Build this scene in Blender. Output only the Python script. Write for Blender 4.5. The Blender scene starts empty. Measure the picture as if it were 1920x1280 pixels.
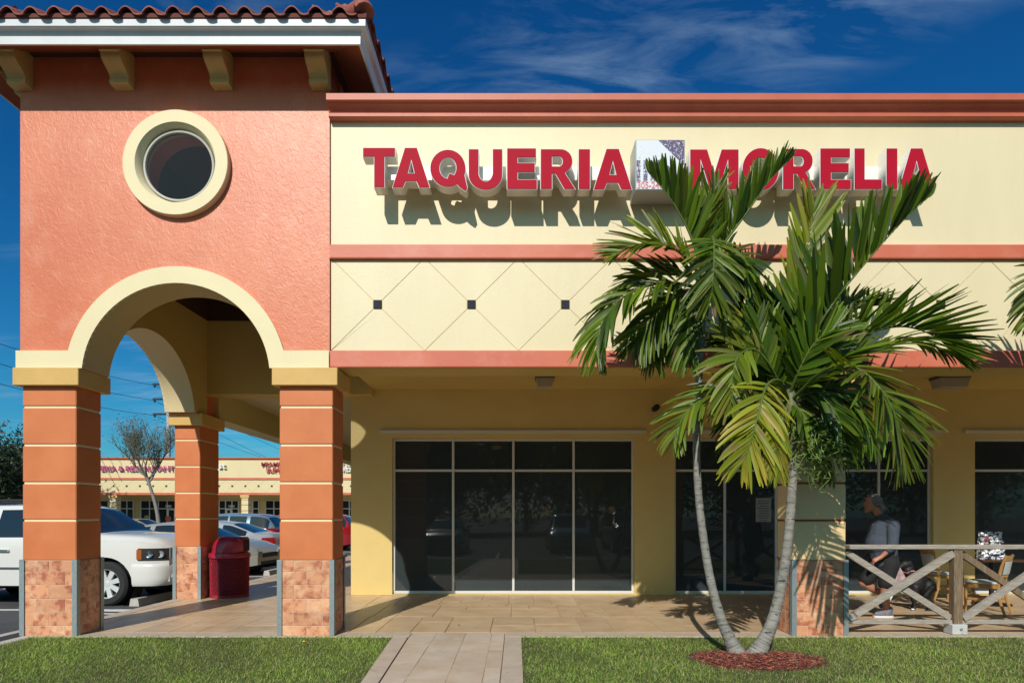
import bpy, bmesh, math, random
import numpy as np
from mathutils import Vector, Matrix
R = math.radians
rnd = random.Random(7)
sc = bpy.context.scene
COL = sc.collection
# ------------------------------------------------------------------ camera, sky, sun, exposure
CAM_D, CAM_H, PXM = 7.129, 1.4516, 155.0        # metres to the column fronts, eye height, photo pixels per metre there
FPX = CAM_D * PXM
cd = bpy.data.cameras.new('camera'); cam = bpy.data.objects.new('camera', cd); COL.objects.link(cam)
cam.location = (0, -CAM_D, CAM_H); cam.rotation_euler = (R(90), 0, 0)
cd.sensor_width = 36; cd.lens = FPX / 1920 * 36
cd.shift_x = -8 / 1920; cd.shift_y = 326 / 1920
cd.clip_start = .05; cd.clip_end = 3000
sc.camera = cam
SUNV = Vector((-.272, -1.0, .80)).normalized()
SUN_EL = math.asin(SUNV.z); SUN_AZ = math.atan2(SUNV.x, SUNV.y)
sl = bpy.data.lights.new('sun', 'SUN'); sl.energy = 4.2; sl.angle = R(.53); sl.color = (1, .955, .87)
so = bpy.data.objects.new('sun', sl); COL.objects.link(so); so.location = (-10, -30, 30)
so.rotation_euler = SUNV.to_track_quat('Z', 'Y').to_euler()
w = bpy.data.worlds.new('World'); sc.world = w; w.use_nodes = True
nt = w.node_tree; nt.nodes.clear()
def wn(t, **k):
    n = nt.nodes.new(t)
    for a, b in k.items(): setattr(n, a, b)
    return n
sky = wn('ShaderNodeTexSky', sky_type='NISHITA', sun_disc=False)
sky.sun_elevation = SUN_EL; sky.sun_rotation = SUN_AZ; sky.air_density = 1.0; sky.dust_density = 1.0; sky.ozone_density = 3.2; sky.altitude = 0
tc = wn('ShaderNodeTexCoord'); sep = wn('ShaderNodeSeparateXYZ'); nt.links.new(tc.outputs['Generated'], sep.inputs[0])
zz = wn('ShaderNodeMath', operation='ADD'); zz.inputs[1].default_value = .12; nt.links.new(sep.outputs['Z'], zz.inputs[0])
zm = wn('ShaderNodeMath', operation='MAXIMUM'); zm.inputs[1].default_value = .05; nt.links.new(zz.outputs[0], zm.inputs[0])
dx = wn('ShaderNodeMath', operation='DIVIDE'); nt.links.new(sep.outputs['X'], dx.inputs[0]); nt.links.new(zm.outputs[0], dx.inputs[1])
dy = wn('ShaderNodeMath', operation='DIVIDE'); nt.links.new(sep.outputs['Y'], dy.inputs[0]); nt.links.new(zm.outputs[0], dy.inputs[1])
cmb = wn('ShaderNodeCombineXYZ'); nt.links.new(dx.outputs[0], cmb.inputs[0]); nt.links.new(dy.outputs[0], cmb.inputs[1])
mp = wn('ShaderNodeMapping'); mp.inputs['Rotation'].default_value = (0, 0, R(-28)); mp.inputs['Scale'].default_value = (.9, 3.2, 1); mp.inputs['Location'].default_value = (.65, .2, 0)
nt.links.new(cmb.outputs[0], mp.inputs[0])
n1 = wn('ShaderNodeTexNoise'); n1.inputs['Scale'].default_value = 2.6; n1.inputs['Detail'].default_value = 9; n1.inputs['Roughness'].default_value = .62; n1.inputs['Distortion'].default_value = .7
nt.links.new(mp.outputs[0], n1.inputs['Vector'])
n2 = wn('ShaderNodeTexNoise'); n2.inputs['Scale'].default_value = 1.15; n2.inputs['Detail'].default_value = 3
nt.links.new(cmb.outputs[0], n2.inputs['Vector'])
r1 = wn('ShaderNodeValToRGB'); r1.color_ramp.elements[0].position = .45; r1.color_ramp.elements[1].position = .80; nt.links.new(n1.outputs[0], r1.inputs[0])
r2 = wn('ShaderNodeValToRGB'); r2.color_ramp.elements[0].position = .44; r2.color_ramp.elements[1].position = .62; nt.links.new(n2.outputs[0], r2.inputs[0])
mu = wn('ShaderNodeMath', operation='MULTIPLY'); nt.links.new(r1.outputs[0], mu.inputs[0]); nt.links.new(r2.outputs[0], mu.inputs[1])
mu2 = wn('ShaderNodeMath', operation='MULTIPLY'); mu2.inputs[1].default_value = .85; nt.links.new(mu.outputs[0], mu2.inputs[0])
SKY_K = .068                                       # display scale of the physical sky; each channel then gets a film-like response
PW = ((2.0, 1.30), (1.40, 1.85), (1.12, 1.62))
sc3 = wn('ShaderNodeSeparateColor'); nt.links.new(sky.outputs[0], sc3.inputs[0]); cc3 = wn('ShaderNodeCombineColor')
for ch, (pw, am) in enumerate(PW):
    m0 = wn('ShaderNodeMath', operation='MULTIPLY'); m0.inputs[1].default_value = SKY_K; nt.links.new(sc3.outputs[ch], m0.inputs[0])
    m1 = wn('ShaderNodeMath', operation='POWER'); m1.inputs[1].default_value = pw; nt.links.new(m0.outputs[0], m1.inputs[0])
    m2 = wn('ShaderNodeMath', operation='MULTIPLY'); m2.inputs[1].default_value = am / SKY_K; nt.links.new(m1.outputs[0], m2.inputs[0])
    m3 = wn('ShaderNodeMath', operation='MINIMUM'); m3.inputs[1].default_value = 11; nt.links.new(m2.outputs[0], m3.inputs[0]); nt.links.new(m3.outputs[0], cc3.inputs[ch])
mx = wn('ShaderNodeMix', data_type='RGBA'); nt.links.new(mu2.outputs[0], mx.inputs[0]); nt.links.new(cc3.outputs[0], mx.inputs[6]); mx.inputs[7].default_value = (5.2, 7.4, 9.6, 1)
bg = wn('ShaderNodeBackground'); bg.inputs['Strength'].default_value = .068
out = wn('ShaderNodeOutputWorld'); nt.links.new(mx.outputs[2], bg.inputs[0]); nt.links.new(bg.outputs[0], out.inputs[0])
sc.view_settings.view_transform = 'Standard'; sc.view_settings.look = 'None'; sc.view_settings.gamma = 1; sc.view_settings.exposure = 0
sc.view_settings.use_curve_mapping = False

def wx(px, Y=0.0): return (px - 968) * (CAM_D + Y) / FPX
def wz(py, Y=0.0): return CAM_H + (966 - py) * (CAM_D + Y) / FPX
def at(px, py, Y): return Vector((wx(px, Y), Y, wz(py, Y)))

# ------------------------------------------------------------------ materials
MATS = {}
def srgb(r, g, b):
    f = lambda c: (c / 12.92 if c <= .04045 else ((c + .055) / 1.055) ** 2.4)
    return (f(r / 255), f(g / 255), f(b / 255))
def mat(name, col, rough=.7, col2=None, nscale=4, bump=0, bscale=60, bdist=.004, metal=0, spec=.5, orand=0, detail=6, stretch=(1, 1, 1), coat=0,
        ramp=(.35, .65), vcol=False, trans=0, emit=0, bdetail=4, bstretch=(1, 1, 1), b2=0, b2scale=8, wear=None, wscale=2, wramp=(.55, .75)):
    if name in MATS: return MATS[name]
    m = bpy.data.materials.new(name); m.use_nodes = True; t = m.node_tree; p = t.nodes['Principled BSDF']; L = t.links.new
    p.inputs['Base Color'].default_value = (*col, 1); p.inputs['Roughness'].default_value = rough; p.inputs['Metallic'].default_value = metal
    p.inputs['Specular IOR Level'].default_value = spec
    if coat: p.inputs['Coat Weight'].default_value = coat; p.inputs['Coat Roughness'].default_value = .08
    tc = t.nodes.new('ShaderNodeTexCoord'); last = None
    if col2 or vcol or orand or wear:
        mp = t.nodes.new('ShaderNodeMapping'); mp.inputs['Scale'].default_value = stretch; L(tc.outputs['Object'], mp.inputs[0])
        vec = mp.outputs[0]
        if orand:
            oi = t.nodes.new('ShaderNodeObjectInfo'); cx = t.nodes.new('ShaderNodeVectorMath'); cx.operation = 'SCALE'
            cx.inputs[0].default_value = (37, 71, 53); L(oi.outputs['Random'], cx.inputs['Scale'])
            ad = t.nodes.new('ShaderNodeVectorMath'); ad.operation = 'ADD'; L(vec, ad.inputs[0]); L(cx.outputs[0], ad.inputs[1]); vec = ad.outputs[0]
        if vcol:
            a = t.nodes.new('ShaderNodeVertexColor'); a.layer_name = 'tone'; last = a.outputs['Color']
        if col2:
            n = t.nodes.new('ShaderNodeTexNoise'); n.inputs['Scale'].default_value = nscale; n.inputs['Detail'].default_value = detail; n.inputs['Roughness'].default_value = .6
            L(vec, n.inputs['Vector'])
            r = t.nodes.new('ShaderNodeValToRGB'); r.color_ramp.elements[0].position = ramp[0]; r.color_ramp.elements[1].position = ramp[1]; L(n.outputs[0], r.inputs[0])
            mx = t.nodes.new('ShaderNodeMix'); mx.data_type = 'RGBA'; L(r.outputs[0], mx.inputs[0]); mx.inputs[6].default_value = (*col, 1); mx.inputs[7].default_value = (*col2, 1)
            last = mx.outputs[2]
        if wear:
            n = t.nodes.new('ShaderNodeTexNoise'); n.inputs['Scale'].default_value = wscale; n.inputs['Detail'].default_value = 9; n.inputs['Roughness'].default_value = .7
            L(vec, n.inputs['Vector'])
            r = t.nodes.new('ShaderNodeValToRGB'); r.color_ramp.elements[0].position = wramp[0]; r.color_ramp.elements[1].position = wramp[1]; L(n.outputs[0], r.inputs[0])
            mx = t.nodes.new('ShaderNodeMix'); mx.data_type = 'RGBA'; L(r.outputs[0], mx.inputs[0])
            if last: L(last, mx.inputs[6])
            else: mx.inputs[6].default_value = (*col, 1)
            mx.inputs[7].default_value = (*wear, 1); last = mx.outputs[2]
        if orand:
            hs = t.nodes.new('ShaderNodeHueSaturation'); mr = t.nodes.new('ShaderNodeMapRange'); L(oi.outputs['Random'], mr.inputs[0])
            mr.inputs[3].default_value = 1 - orand; mr.inputs[4].default_value = 1 + orand; L(mr.outputs[0], hs.inputs['Value'])
            if last: L(last, hs.inputs['Color'])
            else: hs.inputs['Color'].default_value = (*col, 1)
            last = hs.outputs[0]
        L(last, p.inputs['Base Color'])
    if bump:
        mp = t.nodes.new('ShaderNodeMapping'); mp.inputs['Scale'].default_value = bstretch; L(tc.outputs['Object'], mp.inputs[0])
        n = t.nodes.new('ShaderNodeTexNoise'); n.inputs['Scale'].default_value = bscale; n.inputs['Detail'].default_value = bdetail; n.inputs['Roughness'].default_value = .62; L(mp.outputs[0], n.inputs['Vector'])
        h = n.outputs[0]
        if b2:
            q = t.nodes.new('ShaderNodeTexNoise'); q.inputs['Scale'].default_value = b2scale; q.inputs['Detail'].default_value = 5; q.inputs['Distortion'].default_value = 1.6; L(mp.outputs[0], q.inputs['Vector'])
            r = t.nodes.new('ShaderNodeValToRGB'); r.color_ramp.elements[0].position = .44; r.color_ramp.elements[1].position = .54; L(q.outputs[0], r.inputs[0])
            ma = t.nodes.new('ShaderNodeMath'); ma.operation = 'MULTIPLY_ADD'; L(r.outputs[0], ma.inputs[0]); ma.inputs[1].default_value = b2; L(h, ma.inputs[2]); h = ma.outputs[0]
        b = t.nodes.new('ShaderNodeBump'); b.inputs['Strength'].default_value = bump; b.inputs['Distance'].default_value = bdist
        L(h, b.inputs['Height']); L(b.outputs[0], p.inputs['Normal'])
    if emit:
        p.inputs['Emission Color'].default_value = (*col, 1); p.inputs['Emission Strength'].default_value = emit
    if trans:
        o = t.nodes['Material Output']; tr = t.nodes.new('ShaderNodeBsdfTranslucent'); ms = t.nodes.new('ShaderNodeMixShader'); ms.inputs[0].default_value = trans
        hs = t.nodes.new('ShaderNodeHueSaturation'); hs.inputs['Value'].default_value = 1.5; hs.inputs['Saturation'].default_value = 1.1; hs.inputs['Hue'].default_value = .49
        if last: L(last, hs.inputs['Color'])
        else: hs.inputs['Color'].default_value = (*col, 1)
        L(hs.outputs[0], tr.inputs[0]); L(p.outputs[0], ms.inputs[1]); L(tr.outputs[0], ms.inputs[2]); L(ms.outputs[0], o.inputs[0])
    MATS[name] = m; return m
def glass(name, tintc, transp, rough=.02, dust=.06, dcol=(.30, .36, .38), ior=1.5, base=.0):
    if name in MATS: return MATS[name]
    m = bpy.data.materials.new(name); m.use_nodes = True; t = m.node_tree; t.nodes.clear(); L = t.links.new
    o = t.nodes.new('ShaderNodeOutputMaterial'); tr = t.nodes.new('ShaderNodeBsdfTransparent'); tr.inputs[0].default_value = (*[c * transp for c in tintc], 1)
    df = t.nodes.new('ShaderNodeBsdfDiffuse'); df.inputs[0].default_value = (*dcol, 1)
    m1 = t.nodes.new('ShaderNodeMixShader'); m1.inputs[0].default_value = dust; L(tr.outputs[0], m1.inputs[1]); L(df.outputs[0], m1.inputs[2])
    gl = t.nodes.new('ShaderNodeBsdfGlossy'); gl.inputs['Roughness'].default_value = rough; gl.inputs[0].default_value = (1, 1, 1, 1)
    fr = t.nodes.new('ShaderNodeFresnel'); fr.inputs[0].default_value = ior
    ma = t.nodes.new('ShaderNodeMath'); ma.inputs[1].default_value = base; L(fr.outputs[0], ma.inputs[0])
    m2 = t.nodes.new('ShaderNodeMixShader'); L(ma.outputs[0], m2.inputs[0]); L(m1.outputs[0], m2.inputs[1]); L(gl.outputs[0], m2.inputs[2]); L(m2.outputs[0], o.inputs[0])
    MATS[name] = m; return m

# base colours
M_TOWER = mat('tower_stucco', (.70, .195, .085), .42, col2=(.63, .16, .066), nscale=1.1, bump=.42, bscale=55, bdist=.009, b2=.22, b2scale=9, spec=.6, stretch=(1, 1, .7), wear=(.72, .27, .155), wscale=3.2, wramp=(.5, .8), bstretch=(1, 1, .75))
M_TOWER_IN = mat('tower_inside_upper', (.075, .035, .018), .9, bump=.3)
M_COLOR = mat('column_orange', (.64, .195, .065), .6, col2=(.57, .16, .048), nscale=2.3, bump=.35, bscale=45, bdist=.004)
M_ARCH = mat('arch_cream', (.80, .69, .42), .6, col2=(.77, .66, .40), nscale=2, bump=.3, bscale=40, bdist=.004)
M_WALLY = mat('wall_yellow', (.70, .53, .20), .55, col2=(.66, .49, .18), nscale=1.3, bump=.5, bscale=30, bdist=.006, wear=(.60, .44, .16), wscale=1.1, wramp=(.6, .85))
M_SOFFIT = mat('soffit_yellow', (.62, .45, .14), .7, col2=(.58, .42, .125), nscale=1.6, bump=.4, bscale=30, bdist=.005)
M_FACADE = mat('facade_cream', (.77, .66, .425), .5, col2=(.73, .62, .39), nscale=1.1, bump=.32, bscale=34, bdist=.005, b2=.10, b2scale=9, stretch=(1.6, 1, .4), wear=(.70, .59, .39), wscale=1.6, wramp=(.54, .8))
M_GROOVE = mat('groove_yellow', (.66, .54, .27), .8, bump=.2)
M_BAND = mat('band_coral', (.62, .165, .095), .5, col2=(.56, .125, .065), nscale=1.1, bump=.4, bscale=40, bdist=.004, wear=(.66, .25, .18), wscale=1.4, wramp=(.5, .8))
M_CORN = mat('cornice_coral', (.54, .135, .072), .5, col2=(.48, .115, .06), nscale=2.5, bump=.5, bscale=40, bdist=.005, wear=(.40, .11, .06), wscale=7, wramp=(.62, .74))
M_CAP = mat('cap_ochre', (.68, .42, .13), .6, col2=(.60, .37, .105), nscale=3, bump=.35, bscale=40, bdist=.004)
M_SQ = mat('inlay_dark', (.02, .022, .032), .75, spec=.3)
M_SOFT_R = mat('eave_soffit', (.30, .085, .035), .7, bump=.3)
M_BRACK = mat('bracket_yellow', (.62, .47, .19), .6, col2=(.55, .41, .15), nscale=5, bump=.3)
M_WHITE = mat('white_fascia', (.68, .69, .70), .5, col2=(.62, .63, .64), nscale=3, bump=.15)
M_CLAY = mat('clay_tile', (.30, .085, .055), .75, col2=(.20, .05, .035), nscale=14, bump=.5, bscale=60, orand=.22, wear=(.42, .17, .11), wscale=9)
M_STONE = mat('base_tile', (.66, .31, .165), .5, col2=(.42, .13, .07), nscale=8, orand=.12, detail=9, ramp=(.47, .60), bump=.25, bscale=50, wear=(.74, .44, .26), wscale=5, wramp=(.5, .66))
M_GROUT = mat('grout', (.62, .45, .34), .9)
M_GALV = mat('galvanised', (.36, .42, .43), .45, col2=(.30, .36, .37), nscale=25, metal=.5, bump=.1)
M_ALU = mat('window_aluminium', (.62, .62, .60), .42, spec=.5)
M_GLASS = glass('shop_glass', (.50, .55, .58), .24, dust=.055, dcol=(.62, .80, .86), ior=1.42)
M_ROUNDG = glass('round_glass', (.9, .92, .95), .82, dust=.02, dcol=(.4, .4, .5), ior=1.22)
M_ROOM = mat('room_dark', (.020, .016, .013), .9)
M_RED = mat('sign_red', (.45, .008, .028), .6, spec=.1, col2=(.41, .007, .024), nscale=2)
M_SIGNW = mat('sign_white', (.74, .75, .74), .6)
M_SIGNSIDE = mat('sign_returns', (.80, .78, .72), .35, col2=(.75, .73, .67), nscale=6, wear=(.40, .36, .28), wscale=9, wramp=(.64, .8))
M_PAVE = mat('stamped_slab', (.60, .43, .26), .40, col2=(.49, .335, .19), nscale=2.8, orand=.07, bump=.6, bscale=16, bdist=.008, bstretch=(.45, 2.2, 1), wear=(.56, .43, .30), wscale=3.5, wramp=(.5, .72), spec=.5)
M_PATH = mat('path_slab', (.47, .35, .235), .7, col2=(.54, .45, .36), nscale=2.6, orand=.05, bump=.55, bscale=22, bdist=.006, bstretch=(.6, 1.6, 1), wear=(.38, .29, .19), wscale=3)
M_EDGE = mat('concrete_edging', (.43, .34, .26), .8, col2=(.50, .41, .32), nscale=5, bump=.4, bscale=60, wear=(.30, .22, .16), wscale=4, wramp=(.58, .75))
M_JOINT = mat('joint_sand', (.10, .075, .05), .95); M_JOINT2 = mat('path_joint', (.22, .17, .12), .95)
M_CONC = mat('kerb_concrete', (.48, .46, .43), .85, col2=(.40, .385, .36), nscale=7, bump=.4, bscale=50)
M_ASPH = mat('asphalt', (.050, .051, .054), .85, col2=(.068, .068, .070), nscale=3, bump=.5, bscale=180, bdist=.004, wear=(.035, .035, .037), wscale=.7)
M_PAINT = mat('road_paint', (.62, .62, .60), .7, wear=(.30, .30, .29), wscale=9, wramp=(.5, .7))
M_SOIL = mat('lawn_soil', (.055, .075, .022), .95, col2=(.085, .08, .035), nscale=8, bump=.6, bscale=70, bdist=.02)
# ------------------------------------------------------------------ mesh helpers
ORG = {}
class MB:
    def __init__(s): s.v = []; s.f = []; s.c = None
    def add(s, vs, fs):
        b = len(s.v); s.v += [tuple(v) for v in vs]; s.f += [tuple(i + b for i in f) for f in fs]; return s
    def box(s, x0, x1, y0, y1, z0, z1):
        x0, x1 = min(x0, x1), max(x0, x1); y0, y1 = min(y0, y1), max(y0, y1); z0, z1 = min(z0, z1), max(z0, z1)
        return s.add([(x0, y0, z0), (x1, y0, z0), (x1, y1, z0), (x0, y1, z0), (x0, y0, z1), (x1, y0, z1), (x1, y1, z1), (x0, y1, z1)],
                     [(0, 3, 2, 1), (4, 5, 6, 7), (0, 1, 5, 4), (1, 2, 6, 5), (2, 3, 7, 6), (3, 0, 4, 7)])
    def bbox(s, x0, x1, y0, y1, z0, z1, b=.008):
        """box with all edges chamfered"""
        bm = bmesh.new(); bmesh.ops.create_cube(bm, size=1)
        for v in bm.verts: v.co = Vector(((x0 + x1) / 2 + v.co.x * abs(x1 - x0), (y0 + y1) / 2 + v.co.y * abs(y1 - y0), (z0 + z1) / 2 + v.co.z * abs(z1 - z0)))
        b = min(b, abs(x1 - x0) * .45, abs(y1 - y0) * .45, abs(z1 - z0) * .45)
        bmesh.ops.bevel(bm, geom=bm.edges[:], offset=b, segments=1, affect='EDGES', profile=.5)
        s.bm(bm); return s
    def bm(s, bm, M=None):
        bm.verts.index_update()
        s.add([(M @ v.co if M else v.co) for v in bm.verts], [[v.index for v in f.verts] for f in bm.faces]); bm.free(); return s
    def prism(s, poly, a0, a1, axis='y'):
        """closed polygon extruded; axis y: poly=(x,z); axis x: poly=(y,z); axis z: poly=(x,y)"""
        n = len(poly)
        P = {'y': lambda p, a: (p[0], a, p[1]), 'x': lambda p, a: (a, p[0], p[1]), 'z': lambda p, a: (p[0], p[1], a)}[axis]
        vs = [P(p, a0) for p in poly] + [P(p, a1) for p in poly]
        fs = [tuple(range(n))[::-1], tuple(range(n, 2 * n))] + [(i, (i + 1) % n, (i + 1) % n + n, i + n) for i in range(n)]
        return s.add(vs, fs)
    def tube(s, pts, rad, n=8, cap=True):
        pts = [Vector(p) for p in pts]; m = len(pts); rads = rad if isinstance(rad, (list, tuple)) else [rad] * m
        rings = []; up = Vector((0, 0, 1)); prev = None
        for i, p in enumerate(pts):
            t = (pts[min(i + 1, m - 1)] - pts[max(i - 1, 0)]).normalized()
            if prev is None:
                a = t.cross(up if abs(t.z) < .9 else Vector((0, 1, 0))).normalized()
            else:
                a = (prev - t * prev.dot(t)).normalized()
            prev = a; b = t.cross(a)
            rings.append([p + (a * math.cos(2 * math.pi * k / n) + b * math.sin(2 * math.pi * k / n)) * rads[i] for k in range(n)])
        vs = [v for r in rings for v in r]; fs = []
        for i in range(m - 1):
            for k in range(n): fs.append((i * n + k, i * n + (k + 1) % n, (i + 1) * n + (k + 1) % n, (i + 1) * n + k))
        if cap: fs += [tuple(range(n))[::-1], tuple((m - 1) * n + k for k in range(n))]
        return s.add(vs, fs)
    def lathe(s, prof, n=24, c=(0, 0, 0), axis='z', cap=True):
        """prof: list of (r, h) along the axis"""
        vs = []; m = len(prof)
        for r, h in prof:
            for k in range(n):
                a = 2 * math.pi * k / n; u, v = r * math.cos(a), r * math.sin(a)
                p = {'z': (u, v, h), 'y': (u, h, v), 'x': (h, u, v)}[axis]
                vs.append((p[0] + c[0], p[1] + c[1], p[2] + c[2]))
        fs = []
        for i in range(m - 1):
            for k in range(n): fs.append((i * n + k, i * n + (k + 1) % n, (i + 1) * n + (k + 1) % n, (i + 1) * n + k))
        if cap:
            fs += [tuple(range(n))[::-1], tuple((m - 1) * n + k for k in range(n))]
        return s.add(vs, fs)
    def grid(s, P):
        """P[i][j] points -> quads"""
        m, n = len(P), len(P[0]); b = [v for r in P for v in r]
        return s.add(b, [(i * n + j, i * n + j + 1, (i + 1) * n + j + 1, (i + 1) * n + j) for i in range(m - 1) for j in range(n - 1)])
    def mesh(s, name='mesh', fix=True):
        me = bpy.data.meshes.new(name); me.from_pydata(s.v, [], s.f)
        if fix and len(s.v) < 60000:
            bm = bmesh.new(); bm.from_mesh(me); bmesh.ops.recalc_face_normals(bm, faces=bm.faces[:]); bm.to_mesh(me); bm.free()
        me.update(); return me
def org(parent):
    return ORG.get(parent.name, Vector((0, 0, 0))) if parent else Vector((0, 0, 0))
def link(o, parent=None):
    COL.objects.link(o)
    if parent: o.parent = parent; ORG[o.name] = org(parent)
    return o
def smooth(me, ang=None):
    me.polygons.foreach_set('use_smooth', [True] * len(me.polygons))
    if ang is not None: me.set_sharp_from_angle(angle=R(ang))
def obj(name, mb, m, parent=None, sm=None, local=False, kind=None, label=None):
    me = mb.mesh(name) if isinstance(mb, MB) else mb
    if not local and parent:
        o3 = org(parent)
        if o3.length: me.transform(Matrix.Translation(-o3))
    if sm is not None: smooth(me, sm)
    me.materials.clear(); me.materials.append(m)
    o = bpy.data.objects.new(name, me); link(o, parent)
    if kind: o['kind'] = kind
    if label: o['label'] = label
    return o
def thing(name, label, cat, loc=(0, 0, 0), rz=0, group=None):
    o = bpy.data.objects.new(name, None); COL.objects.link(o); o.location = loc; o.rotation_euler = (0, 0, rz); o.empty_display_size = .2
    o['label'] = label; o['category'] = cat
    if group: o['group'] = group
    ORG[o.name] = Vector(loc); return o
def tag(o, label, cat, group=None, kind=None):
    o['label'] = label
    if cat: o['category'] = cat
    if group: o['group'] = group
    if kind: o['kind'] = kind
    return o
def piece(name, me, parent, pos, rot=None, local=False):
    """one more object sharing mesh data, at a world position"""
    o = bpy.data.objects.new(name, me); link(o, parent)
    o.location = Vector(pos) if local else Vector(pos) - org(parent)
    if rot: o.rotation_euler = rot
    return o
def shared(mb, m, name='piece', sm=None):
    me = mb.mesh(name)
    if sm is not None: smooth(me, sm)
    me.materials.append(m); return me
def dup(root, loc, rz=0, label=None, group=None, name=None):
    def rec(o, par):
        c = o.copy(); c.name = o.name.split('.')[0]; COL.objects.link(c)
        if par: c.parent = par
        for ch in list(o.children): rec(ch, c)
        return c
    r = rec(root, None); r.location = loc; r.rotation_euler = (0, 0, rz)
    if label: r['label'] = label
    if group: r['group'] = group
    ORG[r.name] = Vector(loc); return r
def curve_mesh(splines, extrude=0, offset=0, name='shape'):
    """filled 2D outlines (first outer, rest holes), extruded both ways"""
    cu = bpy.data.curves.new(name, 'CURVE'); cu.dimensions = '2D'; cu.fill_mode = 'BOTH'; cu.extrude = extrude; cu.offset = offset
    for pts in splines:
        sp = cu.splines.new('POLY'); sp.points.add(len(pts) - 1)
        for i, p in enumerate(pts): sp.points[i].co = (p[0], p[1], 0, 1)
        sp.use_cyclic_u = True
    o = bpy.data.objects.new(name, cu); COL.objects.link(o)
    dg = bpy.context.evaluated_depsgraph_get(); me = bpy.data.meshes.new_from_object(o.evaluated_get(dg))
    bpy.data.objects.remove(o); bpy.data.curves.remove(cu); return me
STAND = Matrix.Rotation(R(90), 4, 'X')           # lays a shape drawn in x,y upright as x,z with its front facing -Y
def plate_xz(splines, y0, y1, offset=0):
    me = curve_mesh(splines, (y1 - y0) / 2, offset); me.transform(Matrix.Translation((0, (y0 + y1) / 2, 0)) @ STAND); return me
def plate_yz(splines, x0, x1, offset=0):
    """splines in (y,z)"""
    me = curve_mesh(splines, (x1 - x0) / 2, offset)
    me.transform(Matrix.Translation(((x0 + x1) / 2, 0, 0)) @ Matrix.Rotation(R(90), 4, 'Z') @ STAND); return me
def text_mesh(txt, size, extrude=.005, offset=0, align='LEFT', sx=1.0):
    cu = bpy.data.curves.new('text', 'FONT'); cu.body = txt; cu.size = size; cu.extrude = extrude; cu.offset = offset; cu.align_x = align
    o = bpy.data.objects.new('text', cu); COL.objects.link(o)
    dg = bpy.context.evaluated_depsgraph_get(); me = bpy.data.meshes.new_from_object(o.evaluated_get(dg))
    bpy.data.objects.remove(o); bpy.data.curves.remove(cu); me.transform(STAND @ Matrix.Diagonal((sx, 1, 1, 1))); return me
def arc(cx, cz, r, a0, a1, n=32):
    return [(cx + r * math.cos(R(a0 + (a1 - a0) * i / n)), cz + r * math.sin(R(a0 + (a1 - a0) * i / n))) for i in range(n + 1)]
def circle(cx, cz, r, n=48): return arc(cx, cz, r, 0, 360, n)[:-1]
def catmull(pts, n):
    P = [Vector(p) for p in pts]; P = [P[0] * 2 - P[1]] + P + [P[-1] * 2 - P[-2]]; out = []; m = len(P) - 3
    for i in range(n + 1):
        t = i / n * m; k = min(int(t), m - 1); t -= k; a, b, c, d = P[k:k + 4]
        out.append(.5 * ((2 * b) + (c - a) * t + (2 * a - 5 * b + 4 * c - d) * t * t + (3 * b - a - 3 * c + d) * t ** 3))
    return out

# ================================================================== THE GROUND
GZ = -.18                                        # car park level; walkway surface is z = 0
WALL_Y = 3.62; EDGE_X = -5.97
g = MB().grid([[(-400, -400, GZ), (400, -400, GZ)], [(-400, 900, GZ), (400, 900, GZ)]])
obj('ground', g, M_ASPH, kind='structure')
# lawn bed in front of the building
lawn = MB()
def lawn_quad(pts): lawn.prism([(p[0], p[1]) for p in pts], GZ + .01, -.012, 'z')
lawn_quad([(-5.80, -5.2), (-1.14, -5.2), (-1.485, -.05), (-5.80, -.05)])
lawn_quad([(.062, -5.2), (16, -5.2), (16, -.05), (.062, -.05)])
lo = obj('lawn_bed', lawn, M_SOIL, kind='structure')
# kerb along the car park side and behind the lawn
k = MB(); k.bbox(EDGE_X, -5.80, -5.4, -.05, GZ + .005, 0.0, .02); k.bbox(-5.80, 16, -5.4, -5.2, GZ + .005, 0.0, .02)
obj('kerb', k, M_CONC, kind='structure')
# walkway: mortar bed, edging, slabs
wk = MB(); wk.box(EDGE_X + .01, 16, -.045, WALL_Y + .3, GZ + .005, -.016); wk.box(EDGE_X + .01, -2.9, WALL_Y + .3, 26, GZ + .005, -.016)
walk = obj('walkway', wk, M_JOINT, kind='structure')
e = MB(); e.bbox(EDGE_X, -1.29, -.05, .20, GZ + .01, 0, .008); e.bbox(-.14, 16, -.05, .20, GZ + .01, 0, .008)
e.bbox(EDGE_X, EDGE_X + .22, .206, 26, GZ + .01, 0, .008)
obj('edging', e, M_EDGE, walk)
SLABM = {}
def slab(parent, x0, x1, y0, y1, m, gap=.006, stuff=None):
    x0 += gap; x1 -= gap; y0 += gap; y1 -= gap
    if stuff is not None: stuff.box(x0, x1, y0, y1, -.05, -.001 - rnd.random() * .002); return
    key = (round(x1 - x0, 4), round(y1 - y0, 4), m.name)
    if key not in SLABM:
        SLABM[key] = shared(MB().box(-.5, .5, -.5, .5, -.05, 0), m, 'paving_slab')
        me = SLABM[key]; bm = bmesh.new(); W, H = x1 - x0, y1 - y0
        bmesh.ops.create_cube(bm, size=1)
        for v in bm.verts: v.co = Vector((v.co.x * W, v.co.y * H, v.co.z * .05 - .025))
        bmesh.ops.bevel(bm, geom=[ed for ed in bm.edges if ed.verts[0].co.z > -.01 and ed.verts[1].co.z > -.01], offset=.005, segments=1, affect='EDGES')
        bm.to_mesh(me); bm.free()
    piece('paving_slab', SLABM[key], parent, ((x0 + x1) / 2, (y0 + y1) / 2, -.001 - rnd.random() * .002))
st = MB()
BY3 = [.206, 1.345, 2.485, WALL_Y - .002]
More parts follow.
